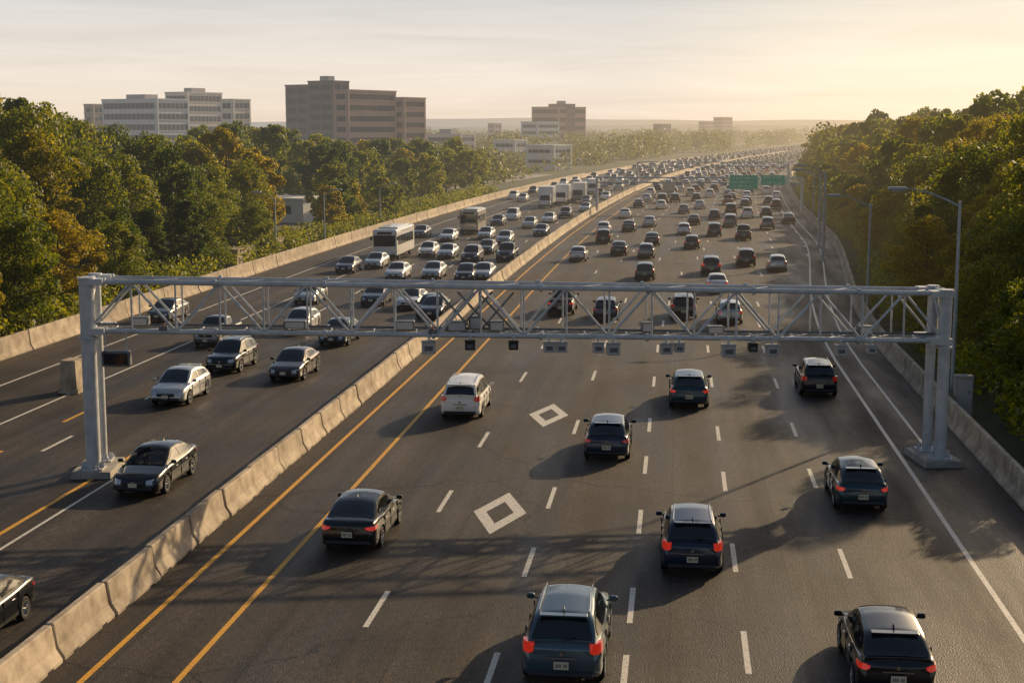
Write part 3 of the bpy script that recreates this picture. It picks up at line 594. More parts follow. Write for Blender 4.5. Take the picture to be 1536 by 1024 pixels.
def spec(style, lod):
    key = (style, lod)
    if key in specs: return specs[key]
    S = STY[style]; L2 = S['L']/2; hw = S['W']/2; out_ = []
    def part(name, fn, mats, loc=(0, 0, 0), paint=False, ch=(), smooth=True):
        mb = MB(); fn(mb); out_.append((name, mb.mesh(name, mats, smooth), loc, paint, ch))
    if lod == 2:
        mb = MB(); body(mb, S, .45, 0, False); cabin(mb, S, .25, 0); glass_top(mb, S, True, 1, 2); glass_top(mb, S, False, 1, 2)
        for sg in (-1, 1):
            for i in range(S['win']): glass_side(mb, S, i, S['win'], sg, 1)
            tail(mb, S, sg, 2); headl(mb, S, sg, 3)
            for yw in S['wy']: mb.tube((sg*(hw-.2), yw, S['wr']), (sg*(hw+.012), yw, S['wr']), S['wr'], 12, None, 4)
        r = mb.mesh(style, [PAINT['black'], M['glass'], M['tail'], M['head'], M['tyre']], True); specs[key] = r; return r
    part('body', lambda mb: body(mb, S, .1 if lod == 0 else .16), [PAINT['black']], paint=True)
    part('roof', lambda mb: cabin(mb, S), [PAINT['black']], paint=True)
    part('windshield', lambda mb: glass_top(mb, S, True), [M['glass']]); part('rear_window', lambda mb: glass_top(mb, S, False), [M['glass']])
    pz = .66 if style == 'sedan' else .62
    for sg in (-1, 1):
        for i in range(S['win']): part('side_window', lambda mb: glass_side(mb, S, i, S['win'], sg), [M['glass']])
        part('taillight', lambda mb: tail(mb, S, sg), [M['tail']], smooth=False); part('headlight', lambda mb: headl(mb, S, sg), [M['head']], smooth=False)
        tm = MB(); tyre(tm, S['wr']); tme = tm.mesh('wheel', [M['tyre']], True); rm = MB(); rim(rm, S['wr'], sg); rme = rm.mesh('rim', [M['rim']], True)
        for yw in S['wy']: out_.append(('wheel', tme, (sg*(hw-.115), yw, S['wr']), False, [('rim', rme)]))
    part('underbody', lambda mb: mb.box((0, 0, .48), (2*(hw-.27), S['L']-.6, .5)), [M['black']], smooth=False)
    part('license_plate', lambda mb: (mb.box((0, -L2-.062, pz), (.34, .02, .18), 0, 0), [mb.box((-.11+.045*q, -L2-.074, pz), (.022, .004, .08), 0, 1) for q in range(6) if q != 3]), [M['plate'], M['trim']], smooth=False)
    part('rear_bumper', lambda mb: (mb.cbox((0, -L2+.06, .38), (2*hw*.78, .22, .13), .05)), [M['trim']], smooth=False)
    part('front_bumper', lambda mb: (mb.cbox((0, L2-.05, .36), (2*hw*.72, .24, .14), .05)), [M['trim']], smooth=False)
    part('grille', lambda mb: mb.cbox((0, L2-.04, interp(S['top'], L2-.2)-.20), (hw*.9, .2, .14), .03), [M['trim']], smooth=False)
    part('front_plate', lambda mb: mb.box((0, L2+.075, .5), (.32, .02, .15)), [M['plate']], smooth=False)
    if lod == 0:
        for sg in (-1, 1):
            ym = S['cab'][-1][0]-.32; zm = interp(S['top'], ym)+.10
            part('side_mirror', lambda mb: (mb.cbox((sg*(hw+.07), ym, zm), (.2, .11, .14), .035), mb.tube((sg*(hw-.10), ym+.02, zm-.06), (sg*(hw+.02), ym, zm-.03), .025, 6)), [PAINT['black']], paint=True, smooth=False)
            if style in ('suv', 'van'):
                def rail(mb):
                    sec = cabfn(S); pts = []
                    for k in range(8):
                        y = -1.6+k*.27; wb, z0, z1, h, c, xs = sec(y); pts.append((sg*(xs(z1-c)-.12), y, z1+.05))
                    mb.path(pts, [.016]*8, 6)
                    for q in (0, 7): mb.tube(pts[q], (pts[q][0], pts[q][1], pts[q][2]-.06), .016, 5)
                part('roof_rail', rail, [M['chrome']])
            for yh in ((-.62, .42) if style != 'pickup' else (-.5, .5)):
                part('door_handle', lambda mb: mb.cbox((sg*(hw*.975), yh-.1, interp(S['top'], yh)-.19), (.035, .18, .035), .01), [M['chrome']], smooth=False)
            def seam(mb):
                for yh in (-1.02, -.12, .98) if style != 'pickup' else (-.9, .1, 1.1):
                    h0 = S['zb']+.12; h1 = interp(S['top'], yh)-.06; mb.box((sg*hw*.985, yh, (h0+h1)/2), (.035, .014, h1-h0))
            part('door_seam', seam, [M['black']], smooth=False)
        part('emblem', lambda mb: mb.tube((0, -L2-.0, .87), (0, -L2-.018, .87), .05, 12), [M['chrome']], smooth=False)
        part('front_emblem', lambda mb: mb.tube((0, L2+.05, interp(S['top'], L2-.2)-.18), (0, L2+.075, interp(S['top'], L2-.2)-.18), .06, 12), [M['chrome']], smooth=False)
        ya = S['cab'][1][0]; za = cabfn(S)(ya+.25)[2]
        part('antenna', lambda mb: mb.add([(-.02, ya+.1, za+.03), (.02, ya+.1, za+.03), (.012, ya+.34, za+.04), (-.012, ya+.34, za+.04), (0, ya+.12, za+.15)], [(0, 1, 4), (1, 2, 4), (2, 3, 4), (3, 0, 4)]), [M['black']], smooth=False)
        if style == 'sedan': part('trunk_trim', lambda mb: mb.box((0, -L2-.010, .80), (.62, .012, .03)), [M['chrome']], smooth=False)
        elif style != 'pickup':
            part('rear_wiper', lambda mb: mb.tube((0, S['cab'][0][0]-.02, S['cab'][0][1]+.05), (.32, S['cab'][0][0]+.05, S['cab'][0][1]+.16), .012, 5), [M['black']], smooth=False)
            part('hatch_trim', lambda mb: mb.box((0, -L2-.012, .775), (.7, .012, .035)), [M['chrome']], smooth=False)
            part('rear_spoiler', lambda mb: mb.cbox((0, S['cab'][1][0]-.06, S['cab'][1][1]+.03), (hw*1.16, .24, .04), .015), [PAINT['black']], paint=True, smooth=False)
    if style == 'pickup': part('cargo_bed', lambda mb: mb.box((0, -1.85, 1.165), (1.72, 1.6, .05)), [M['black']], smooth=False)
    specs[key] = out_; return out_
NAMES = {'sedan': 'sedan', 'hatch': 'hatchback', 'suv': 'suv', 'van': 'minivan', 'pickup': 'pickup_truck'}
CAT = {'sedan': 'car', 'hatch': 'car', 'suv': 'suv', 'van': 'minivan', 'pickup': 'pickup truck'}
def put_car(style, col, x, y, heading, lod, label, group=None, brake=False, rz=0, s=1.0):
    sp_ = spec(style, lod)
    if lod == 2:
        o = bpy.data.objects.new(NAMES[style], sp_); C.objects.link(o); o.location = (x, y, .006); o.rotation_euler = (0, 0, (pi if heading < 0 else 0)+rz)
        o.material_slots[0].link = 'OBJECT'; o.material_slots[0].material = PAINT[col]; tag(o, label, CAT[style], group); o.scale = (s, s, s); return o
    r = empty(NAMES[style], (x, y, .006), (pi if heading < 0 else 0)+rz, s); tag(r, label, CAT[style], group)
    for name, me, loc, paint_, ch in sp_:
        o = bpy.data.objects.new(name, me); C.objects.link(o); o.parent = r; o.location = loc
        if paint_: o.material_slots[0].link = 'OBJECT'; o.material_slots[0].material = PAINT[col]
        if brake and name == 'taillight': o.material_slots[0].link = 'OBJECT'; o.material_slots[0].material = M['brake']
        for n2, m2 in ch:
            c = bpy.data.objects.new(n2, m2); C.objects.link(c); c.parent = o
    return r
near = [
 (842, 1036, 'suv', 'slate', 1, 'slate blue crossover at the bottom centre of the frame, cut by the edge', 1, 1.07),
 (1345, 1058, 'hatch', 'black', 1, 'black car in the bottom right corner, cut by the frame edge', 1, 1.06),
 (1037, 868, 'suv', 'navy', 1, 'dark blue crossover in the centre right foreground, behind the slate one', 1, 1.0),
 (1293, 771, 'hatch', 'teal', 1, 'dark blue hatchback near the right edge line in front of the right gantry post', 1, 1.03),
 (522, 832, 'sedan', 'black', 1, 'black sedan beside the solid yellow line, left of the near diamond marking', 1, 1.03),
 (909, 694, 'hatch', 'navy', 1, 'dark blue hatchback just right of the far white diamond marking', 0, 1.04),
 (689, 631, 'van', 'white', 1, 'white minivan in the leftmost lane next to the yellow line', 0, 1),
 (1033, 615, 'hatch', 'teal', 1, 'dark teal hatchback under the gantry, centre right lane', 1, 1.06),
 (1229, 597, 'suv', 'black', 1, 'black crossover under the right half of the gantry near the edge line', 0, 1),
 (200, 748, 'sedan', 'black', -1, 'black sedan coming forward beside the left gantry footing', 0, 1.04),
 (248, 611, 'hatch', 'silver', -1, 'silver car coming forward just right of the left gantry post', 0, 1.05),
 (330, 562, 'suv', 'black', -1, 'black crossover with bright roof behind the silver oncoming car', 0, 1),
 (425, 574, 'sedan', 'brown', -1, 'dark brown sedan with bright roof coming forward near the median barrier', 0, 1.03),
 (497, 521, 'sedan', 'teal', -1, 'dark teal sedan coming forward just below the gantry truss', 0, 1.03),
 (308, 522, 'pickup', 'grey', -1, 'grey pickup truck coming forward below the left part of the gantry', 0, .95),
]
allc = []
for px, py, st, col, hd, lab, br, s in near:
    p = at(px, py); L2 = STY[st]['L']/2*s
    put_car(st, col, p.x, p.y+L2, hd, 0, lab, brake=bool(br), rz=random.uniform(-.01, .01), s=s); allc.append((p.x, p.y+L2))
q = at(27, 928)
put_car('sedan', 'black', q.x-.66, q.y-1.45, -1, 0, 'black sedan cut off by the left frame edge beside the barrier'); allc.append((q.x-.66, q.y-1.45))
R_ = [(840, 474, 'pickup', 'black'), (908, 482, 'hatch', 'navy'), (1025, 480, 'suv', 'black'), (1095, 487, 'hatch', 'silver'), (1076, 440, 'sedan', 'white'),
 (967, 421, 'hatch', 'charcoal'), (1067, 413, 'suv', 'charcoal'), (1120, 400, 'suv', 'black'), (1167, 408, 'hatch', 'silver'), (866, 393, 'sedan', 'silver'), (928, 384, 'sedan', 'black'),
 (969, 388, 'hatch', 'grey'), (905, 366, 'suv', 'black'), (905, 351, 'hatch', 'white'), (978, 369, 'sedan', 'black'), (1038, 374, 'hatch', 'black'), (943, 348, 'sedan', 'charcoal'), (974, 341, 'sedan', 'silver'),
 (1026, 353, 'hatch', 'white'), (1072, 355, 'suv', 'black'), (1116, 361, 'pickup', 'black'), (1152, 345, 'suv', 'grey'), (1184, 336, 'sedan', 'charcoal'), (937, 328, 'sedan', 'white'), (1041, 338, 'sedan', 'black'),
 (1072, 330, 'hatch', 'navy'), (1096, 341, 'van', 'grey'), (1122, 328, 'suv', 'white'), (1150, 326, 'hatch', 'black'), (1026, 321, 'sedan', 'grey'), (958, 312, 'sedan', 'navy'), (992, 314, 'hatch', 'white'), (1050, 314, 'sedan', 'silver'), (1097, 322, 'van', 'black'), (1118, 312, 'hatch', 'charcoal'), (1165, 314, 'suv', 'black'),
 (970, 303, 'sedan', 'silver'), (1013, 304, 'suv', 'black'), (1045, 302, 'hatch', 'black'), (1098, 301, 'sedan', 'black'), (1165, 299, 'hatch', 'white')]
L_ = [(515, 411, 'sedan', 'black'), (558, 404, 'sedan', 'silver'), (590, 421, 'sedan', 'white'), (645, 420, 'sedan', 'silver'), (695, 424, 'hatch', 'black'), (732, 422, 'sedan', 'silver'), (628, 357, 'sedan', 'charcoal'), (638, 386, 'hatch', 'white'), (667, 389, 'sedan', 'silver'), (669, 363, 'sedan', 'white'), (704, 395, 'suv', 'black'),
 (727, 382, 'sedan', 'charcoal'), (726, 360, 'sedan', 'silver'), (757, 393, 'pickup', 'charcoal'), (755, 367, 'hatch', 'silver'), (745, 339, 'sedan', 'black'), (767, 331, 'van', 'white'), (793, 343, 'hatch', 'silver'), (810, 355, 'sedan', 'charcoal'), (822, 335, 'sedan', 'white'), (847, 328, 'suv', 'black'),
 (783, 303, 'hatch', 'silver'), (880, 318, 'sedan', 'silver'), (908, 300, 'hatch', 'white'), (235, 485, 'sedan', 'charcoal'), (440, 503, 'hatch', 'silver'), (556, 460, 'sedan', 'charcoal'), (640, 478, 'hatch', 'black'), (455, 458, 'sedan', 'silver'), (610, 466, 'sedan', 'white'), (770, 482, 'sedan', 'black')]
midl = []
for lst, hd in ((R_, 1), (L_, -1)):
    for px, py, st, col in lst:
        p = at(px, py); L2 = STY[st]['L']/2
        if hd < 0 and p.x > -17.4+off(p.y): p.x = -17.6+off(p.y)
        if hd > 0 and p.x < -13.6+off(p.y): p.x = -12.9+off(p.y)
        midl.append([hd, p.x, p.y+L2, st, col])
midl.sort(key=lambda a: a[2])
cnt = {}
for hd, x, y, st, col in midl:
    ln = int(abs(x-xmed(y))/3.85)+1; k = (hd, ln); cnt[k] = cnt.get(k, 0)+1
    lod = 0 if y < 120 else (1 if y < 200 else 2)
    lab = f'{col} {NAMES[st].replace("_", " ")} {"driving away" if hd > 0 else "coming forward"}, {ordw(ln)} lane from the median, {ordw(cnt[k])} beyond the gantry'
    put_car(st, col, x, y, hd, lod, lab, rz=-math.atan(.00028*max(0, y-120)), brake=(hd > 0 and random.random() < .3)); allc.append((x, y))
cols = ['black', 'black', 'navy', 'charcoal', 'grey', 'silver', 'silver', 'white', 'white', 'white', 'beige', 'brown', 'red']
styl = ['sedan', 'sedan', 'hatch', 'suv', 'suv', 'van', 'hatch', 'pickup']
nfar = 0
def free(x, y): return all(abs(a-x) > 2.3 or abs(b-y) > 7.5 for a, b in allc)
dc = MB()
for hd, lanes in ((1, 7), (-1, 5)):
    for ln in range(lanes):
        y = 272 + random.uniform(0, 16)
        while y < 1900:
            if hd > 0: x = xmed(y)+3.6+3.95*(ln+.5)
            else: x = xmed(y)-2.6-3.85*(ln+.5)
            x += random.uniform(-.35, .35)
            st = random.choice(styl); col = random.choice(cols)
            if y < 560:
                if free(x, y):
                    put_car(st, col, x, y, hd, 2, ('tiny distant vehicle driving away in the packed right-hand lanes' if hd > 0 else 'tiny distant vehicle coming forward in the packed left-hand lanes'), ('distant vehicles driving away' if hd > 0 else 'distant vehicles coming forward'), rz=-math.atan(.00028*(min(y, 700)-120)))
                    allc.append((x, y)); nfar += 1
                y += random.uniform(13, 31)*(1 if hd > 0 else 1.3)
            else:
                mi = random.choice((0, 1, 2, 2, 3)); rz = -math.atan(.00028*(min(y, 700)-120))
                dc.box((x, y, .62), (1.85, 4.6, .8), rz, mi, (.96, .97)); dc.box((x, y-.2, 1.22), (1.65, 2.6, .45), rz, 4, (.85, .7)); dc.box((x, y-.2, 1.45), (1.4, 1.7, .04), rz, mi)
                y += random.uniform(11, 28)
o = dc.build('distant_traffic', [PAINT['black'], PAINT['silver'], PAINT['white'], PAINT['charcoal'], M['glass']]); tag(o, 'faint mass of far-off traffic filling the road beyond the gantries', 'traffic', kind='stuff')
def wheels_big(r, W, ys, rad=.5):
    for sg in (-1, 1):
        for y in ys:
            mb = MB(); tyre(mb, rad, .3); o = mb.build('wheel', M['tyre'], r, True, (sg*(W/2-.16), y, rad))
            mb = MB(); rim(mb, rad, sg*1.3); mb.build('rim', M['rim'], o, True)
def bus(px, py, L, W, h, mat, label):
    p = at(px, py); r = empty('bus', (p.x, p.y+L/2, .006), pi); tag(r, label, 'bus')
    mb = MB(); mb.cbox((0, 0, (h+.4)/2), (W, L, h-.4), .16); mb.build('body', mat, r)
    mb = MB(); mb.cbox((0, 0, h+.05), (W*.8, L*.6, .2), .08); mb.build('roof_pod', mat, r)
    mb = MB(); mb.cbox((0, L/2, h*.64), (W*.9, .08, h*.36), .03); mb.build('windshield', M['glass'], r)
    mb = MB(); mb.box((0, L/2+.03, h*.89), (W*.6, .05, .25)); mb.build('destination_board', M['trim'], r)
    for sg in (-1, 1):
        n = int(L/1.7)
        for k in range(n): mb = MB(); mb.box((sg*(W/2+.005), -L/2+.9+(L-1.6)/n*(k+.5)-.1, h*.64), (.03, (L-1.6)/n*.88, h*.30)); mb.build('side_window', M['glass'], r)
        mb = MB(); mb.cbox((sg*W*.36, L/2+.02, .85), (.34, .07, .22), .02); mb.build('headlight', M['head'], r)
        mb = MB(); mb.cbox((sg*(W/2+.14), L/2-.1, h*.72), (.20, .14, .38), .03); mb.build('side_mirror', M['trim'], r)
    mb = MB(); mb.cbox((0, L/2+.02, .52), (W*.96, .16, .26), .04); mb.build('bumper', M['trim'], r)
    wheels_big(r, W, (-L*.3, L*.33), .48)
def boxtruck(px, py, L, W, h, label, hd=-1, cabcol='white', boxcol='white'):
    p = at(px, py); r = empty('box_truck', (p.x, p.y+L/2, .006), pi if hd < 0 else 0); tag(r, label, 'truck')
    mb = MB(); mb.cbox((0, -.95, h/2+.45), (W, L-2.0, h-.9), .04); mb.build('cargo_box', PAINT[boxcol], r)
    mb = MB(); cy = L/2-.95
    vs = [(-.98, cy-.95, .5), (.98, cy-.95, .5), (.98, cy+.95, .5), (-.98, cy+.95, .5), (-.98, cy-.95, 2.35), (.98, cy-.95, 2.35), (.95, cy+.95, 1.35), (-.95, cy+.95, 1.35), (-.9, cy+.35, 2.35), (.9, cy+.35, 2.35)]
    mb.add(vs, [(0, 3, 2, 1), (0, 1, 5, 4), (3, 7, 6, 2), (4, 5, 9, 8), (8, 9, 6, 7), (1, 2, 6, 9, 5), (0, 4, 8, 7, 3)]); mb.build('cab', PAINT[cabcol], r)
    mb = MB(); mb.add([(-.86, cy+.96, 1.42), (.86, cy+.96, 1.42), (.82, cy+.45, 2.28), (-.82, cy+.45, 2.28)], [(0, 1, 2, 3)]); mb.build('windshield', M['glass'], r)
    for sg in (-1, 1):
        mb = MB(); mb.add([(sg*.99, cy-.5, 1.42), (sg*.985, cy+.7, 1.42), (sg*.95, cy+.3, 2.1), (sg*.96, cy-.5, 2.1)], [(0, 1, 2, 3)]); mb.build('side_window', M['glass'], r)
        mb = MB(); mb.cbox((sg*.75, cy+.96, .95), (.3, .06, .2), .02); mb.build('headlight', M['head'], r)
        mb = MB(); mb.box((sg*W*.4, -L/2+.03, 1.0), (.25, .05, .18)); mb.build('taillight', M['tail'], r)
    mb = MB(); mb.cbox((0, cy+.96, .55), (1.9, .16, .25), .03); mb.build('bumper', M['trim'], r)
    mb = MB(); mb.box((0, -.3, .65), (.9, L-1.2, .3)); mb.build('chassis', M['black'], r)
    wheels_big(r, W*.95, (-L*.28, L*.32), .45)
bus(577, 391, 10.5, 2.55, 3.2, PAINT['white'], 'white bus coming forward in the outer left lanes')
bus(703, 352, 8.5, 2.4, 3.1, PAINT['beige'], 'tan minibus coming forward among cars, right behind the white bus')
boxtruck(817, 313, 8, 2.5, 3.7, 'white box truck coming forward, leftmost of three in a row')
boxtruck(841, 308, 8, 2.6, 3.6, 'white box truck coming forward, middle of three in a row', -1, 'white')
boxtruck(866, 304, 8.5, 2.6, 3.6, 'white box truck coming forward, rightmost of three in a row', -1, 'grey')
boxtruck(888, 292, 8, 2.4, 3.2, 'small white truck beyond the row of three box trucks', -1, 'white')
boxtruck(1003, 296, 7, 2.4, 2.9, 'small distant box truck driving away in the right-hand lanes', 1, 'grey', 'beige')
# ------------------------------------------------------------------ foliage
def leaves(centres, radii, per, size, squash=.85, up=.25):
    c = np.repeat(np.array(centres, float), per, axis=0); r = np.repeat(np.array(radii, float), per); n = len(c)
    d = rng.normal(size=(n, 3)); d[:, 2] += up; d /= np.linalg.norm(d, axis=1)[:, None]
    p = c + d*(r*(.45+.62*rng.random(n)**.6))[:, None]*np.array([1, 1, squash])
    nrm = d*.9 + rng.normal(size=(n, 3))*.55; nrm /= np.linalg.norm(nrm, axis=1)[:, None]
    a = np.cross(nrm, rng.normal(size=(n, 3))); a /= np.linalg.norm(a, axis=1)[:, None]; b = np.cross(nrm, a)
    s = (size[0]+(size[1]-size[0])*rng.random(n))[:, None]; asp = (.55+.4*rng.random(n))[:, None]
    return np.stack([p-a*s*.5, p+b*s*asp*.5, p+a*s*.5, p-b*s*asp*.5], axis=1).reshape(-1, 3)
def leafmesh(name, v, mat):
    n = len(v)//4; me = bpy.data.meshes.new(name); me.vertices.add(4*n); me.vertices.foreach_set('co', v.astype(np.float32).ravel())
    me.loops.add(4*n); me.loops.foreach_set('vertex_index', np.arange(4*n, dtype=np.int32)); me.polygons.add(n)
    me.polygons.foreach_set('loop_start', np.arange(0, 4*n, 4, dtype=np.int32)); me.polygons.foreach_set('loop_total', np.full(n, 4, dtype=np.int32))
    me.materials.append(mat); me.update(calc_edges=True); me.validate(); return me
def crown(seed, R, z0, z1, K, per, size, mat, shape=0):
    r_ = random.Random(seed); cs = []; rs = []
    for k in range(K):
        t = (k+.5)/K; z = z0+(z1-z0)*t
        prof = math.sin(pi*min(max(t*.86+.12, 0), 1))**.6 if shape == 0 else (1-t)**.6*.9+.12
        a = k*2.399+r_.uniform(-.4, .4); rad = R*prof*math.sqrt(r_.uniform(.12, 1))*.95
        cs.append((math.cos(a)*rad, math.sin(a)*rad, z+r_.uniform(-.5, .5))); rs.append(R*r_.uniform(.14, .34))
    return leafmesh('crown', leaves(cs, rs, per, size), mat), cs
def trunk(seed, h, cs, r0=.2):
    r_ = random.Random(seed); mb = MB(); pts = [(0, 0, 0)]; x = y = 0
    for k in range(1, 7): x += r_.uniform(-.18, .18); y += r_.uniform(-.18, .18); pts.append((x, y, h*.85*k/6))
    mb.path(pts, [r0*(1-.13*k) for k in range(7)], 8)
    for c in cs[::3]:
        k = min(5, max(1, int(c[2]/(h*.85)*6)-1)); mb.tube(pts[k], c, r0*.3, 5, .03)
    return mb.mesh('trunk', M['bark'], True)
VAR = []
for i, (R, z0, z1, K, mat, sh) in enumerate(((4.0, 2.6, 11.0, 52, 'leafA', 0), (3.4, 2.2, 11.3, 46, 'leafB', 0), (4.4, 3.0, 10.8, 56, 'leafA', 0), (3.0, 1.6, 11.6, 44, 'leafB', 1), (3.8, 2.4, 11.0, 52, 'leafC', 0), (4.1, 2.0, 10.6, 54, 'leafA', 0))):
    cm, cs = crown(50+i, R, z0, z1, K, 270, (.15, .36), M[mat], sh); VAR.append((cm, trunk(80+i, 12, cs)))
LOWV = []
for i, (R, z0, z1, K, mat, sh) in enumerate(((4.2, 2.4, 11.0, 34, 'leafA', 0), (3.8, 2.2, 11.2, 34, 'leafB', 0), (4.3, 2.0, 10.8, 34, 'leafA', 0), (3.9, 2.4, 11.0, 34, 'leafC', 0))):
    cm, cs = crown(150+i, R, z0, z1, K, 160, (.3, .62), M[mat], sh); LOWV.append((cm, trunk(180+i, 12, cs)))
KIND = ['broad mid-green tree', 'dark green tree', 'wide olive-green tree', 'pointed dark green tree', 'golden-green tree', 'dense green tree']
def tree(x, y, h, v, label, group=None, lowp=False):
    cm, tm = (LOWV if lowp else VAR)[v]; r = empty('tree', (x, y, -.03), random.uniform(0, 6.28)); s = h/12.4; q = s*random.uniform(.9, 1.15)
    if h < 8: q *= 1.25
    if h > 14: q *= .85
    r.scale = (q, q, s); tag(r, label, 'tree', group)
    for nme, me in (('crown', cm), ('trunk', tm)): o = bpy.data.objects.new(nme, me); C.objects.link(o); o.parent = r
tl = []
def hleft(x, y):
    px = 1019 + x/y*F
    top = 124+(px-20)*.55 if px < 120 else (181 if px < 430 else 202)
    if px < 20: top = 124
    return H - (top-195)*y/F
rowsL = [(3.5, 7.5, .52, 7.0), (8.5, 8, .78, 7.5), (15.5, 9, .95, 9), (24, 11, 1.0, 12), (35, 13, 1.0, 16)]
for ri, (dx, st_, hf, jit) in enumerate(rowsL):
    y = 72 + ri*3
    while y < 330:
        x = xl(y)-dx-random.uniform(0, 3.5); yy = y+random.uniform(-2, 2)
        a_ = math.atan2(x, yy)-math.atan2(SH.x, SH.y)
        shed = (abs(x-SH.x) < 8 and abs(yy-SH.y-4) < 9) or (abs(a_) < .022 and yy < SH.y+4 and yy > 140)
        gap = (225 < yy < 330 and ri < 2 and random.random() < .55)
        if not shed and not gap: tl.append((x, yy, min(19.5, max(4, hleft(x, yy)*hf*random.uniform(.84, 1.08))), 'L', ri))
        y += st_*random.uniform(.8, 1.2)*(1 if y < 200 else 1.35)
rowsR = [(3.8, 7, .5), (8, 7.5, .85), (13, 8.5, 1.08), (20, 10, 1.20), (29, 12, 1.28)]
for ri, (dx, st_, hf) in enumerate(rowsR):
    y = 60 + ri*5
    while y < 400:
        x = xr(y)+dx+random.uniform(0, 2.5); yy = y+random.uniform(-2, 2)
        if x-4.2 < .245*yy: tl.append((x, yy, max(4, 14.2*hf*random.uniform(.82, 1.12)), 'R', ri))
        y += st_*random.uniform(.8, 1.2)*(1 if y < 200 else 1.4)
cntT = {}
tl.sort(key=lambda a: a[1])
for x, y, h, side, ri in tl:
    lowp = y > 165
    v = random.choice((0, 1, 2, 3, 0) if lowp else ((0, 1, 2, 3, 5, 2, 0, 4) if side == 'L' else (0, 2, 4, 4, 5, 4)))
    nm = (['dense green tree', 'dark green tree', 'wide olive-green tree', 'golden-green tree'][v]) if lowp else KIND[v]
    k = (side, v, ri, lowp); cntT[k] = cntT.get(k, 0)+1
    where = ('left' if side == 'L' else 'right'); row = ['front row', 'second row', 'third row', 'fourth row', 'rearmost row'][ri]
    if y < 130 and ri < 3: lab = f'{"small" if h < 8 else "tall"} {nm}, {where} side, {row}, {ordw(cntT[k])} such tree from the camera'; gr = f'trees lining the {where} side'
    else: lab = f'{nm} on the {where} side of the highway, {row}' + (', far along' if lowp else ''); gr = f'{nm}s, {where} {row}' + (' far' if lowp else '')
    tree(x, y, h, v, lab, gr, lowp)
def band(name, fx, y0, y1, step, mat, label, sgn, w_=4.0, hh=1.6):
    cs = []; rs = []; y = y0
    while y < y1:
        for q in range(3): cs.append((fx(y)+random.uniform(0, 1)*w_*sgn, y+random.uniform(-2, 2), random.uniform(.3, hh))); rs.append(random.uniform(.7, 1.7))
        y += step
    me = leafmesh(name, leaves(cs, rs, 120, (.16, .4)), mat); o = bpy.data.objects.new(name, me); C.objects.link(o); tag(o, label, 'shrubs', kind='stuff')
band('undergrowth', lambda y: xl(y)-1.9, 60, 300, 1.7, M['leafA'], 'tangled low undergrowth behind the left roadside wall', -1)
band('undergrowth', lambda y: xr(y)+2.0, 50, 330, 1.7, M['leafA'], 'tangled low undergrowth behind the right roadside wall', 1)
cs = []; rs = []
def addwood(n, side, y0, y1):
    for _ in range(n):
        y = y0*(y1/y0)**random.random()
        if side < 0: x = xl(y)-18-random.random()**1.3*(y*.62)
        else: x = xr(y)+8+random.random()**1.4*(y*.38)
        r = 3.6+y/200*random.uniform(.6, 1.2); z = 10.0+random.uniform(-2.4, 1.0)+max(0, y-700)*.0012-r*.6
        if side < 0 and y < 620: z -= 2.2
        if side > 0: z += 2.5
        px = 1019+x/y*F
        if 730 < px < 868 and y < 640: z = min(z, H-(36 if y < 505 else 24)*y/F-r*1.15)
        if 636 < px < 716 and y < 640: z = min(z, H-16*y/F-r*1.1)
        cs.append((x, y, z)); rs.append(r)
addwood(1300, -1, 300, 2300); addwood(750, 1, 330, 2300)
vv = []
for c, r in zip(cs, rs):
    for q in range(3): vv.append((c[0]+random.uniform(-1, 1)*r*.7, c[1]+random.uniform(-.7, .7)*r, c[2]+random.uniform(-.5, .4)*r, r*random.uniform(.5, .75)))
vv = np.array(vv); per = 66
base = leaves(vv[:, :3], vv[:, 3], per, (1.0, 1.0), 1.0, .5)
nq = len(base)//4; q4 = base.reshape(nq, 4, 3); ctr = q4.mean(axis=1, keepdims=True); scl = (np.repeat(vv[:, 3], per)*.28)[:, None, None]; base = (ctr+(q4-ctr)*scl).reshape(-1, 3)
o = bpy.data.objects.new('woodland', leafmesh('woodland', base, M['leafF'])); C.objects.link(o); tag(o, 'hazy distant woodland canopy stretching to the horizon', 'woodland', kind='stuff')
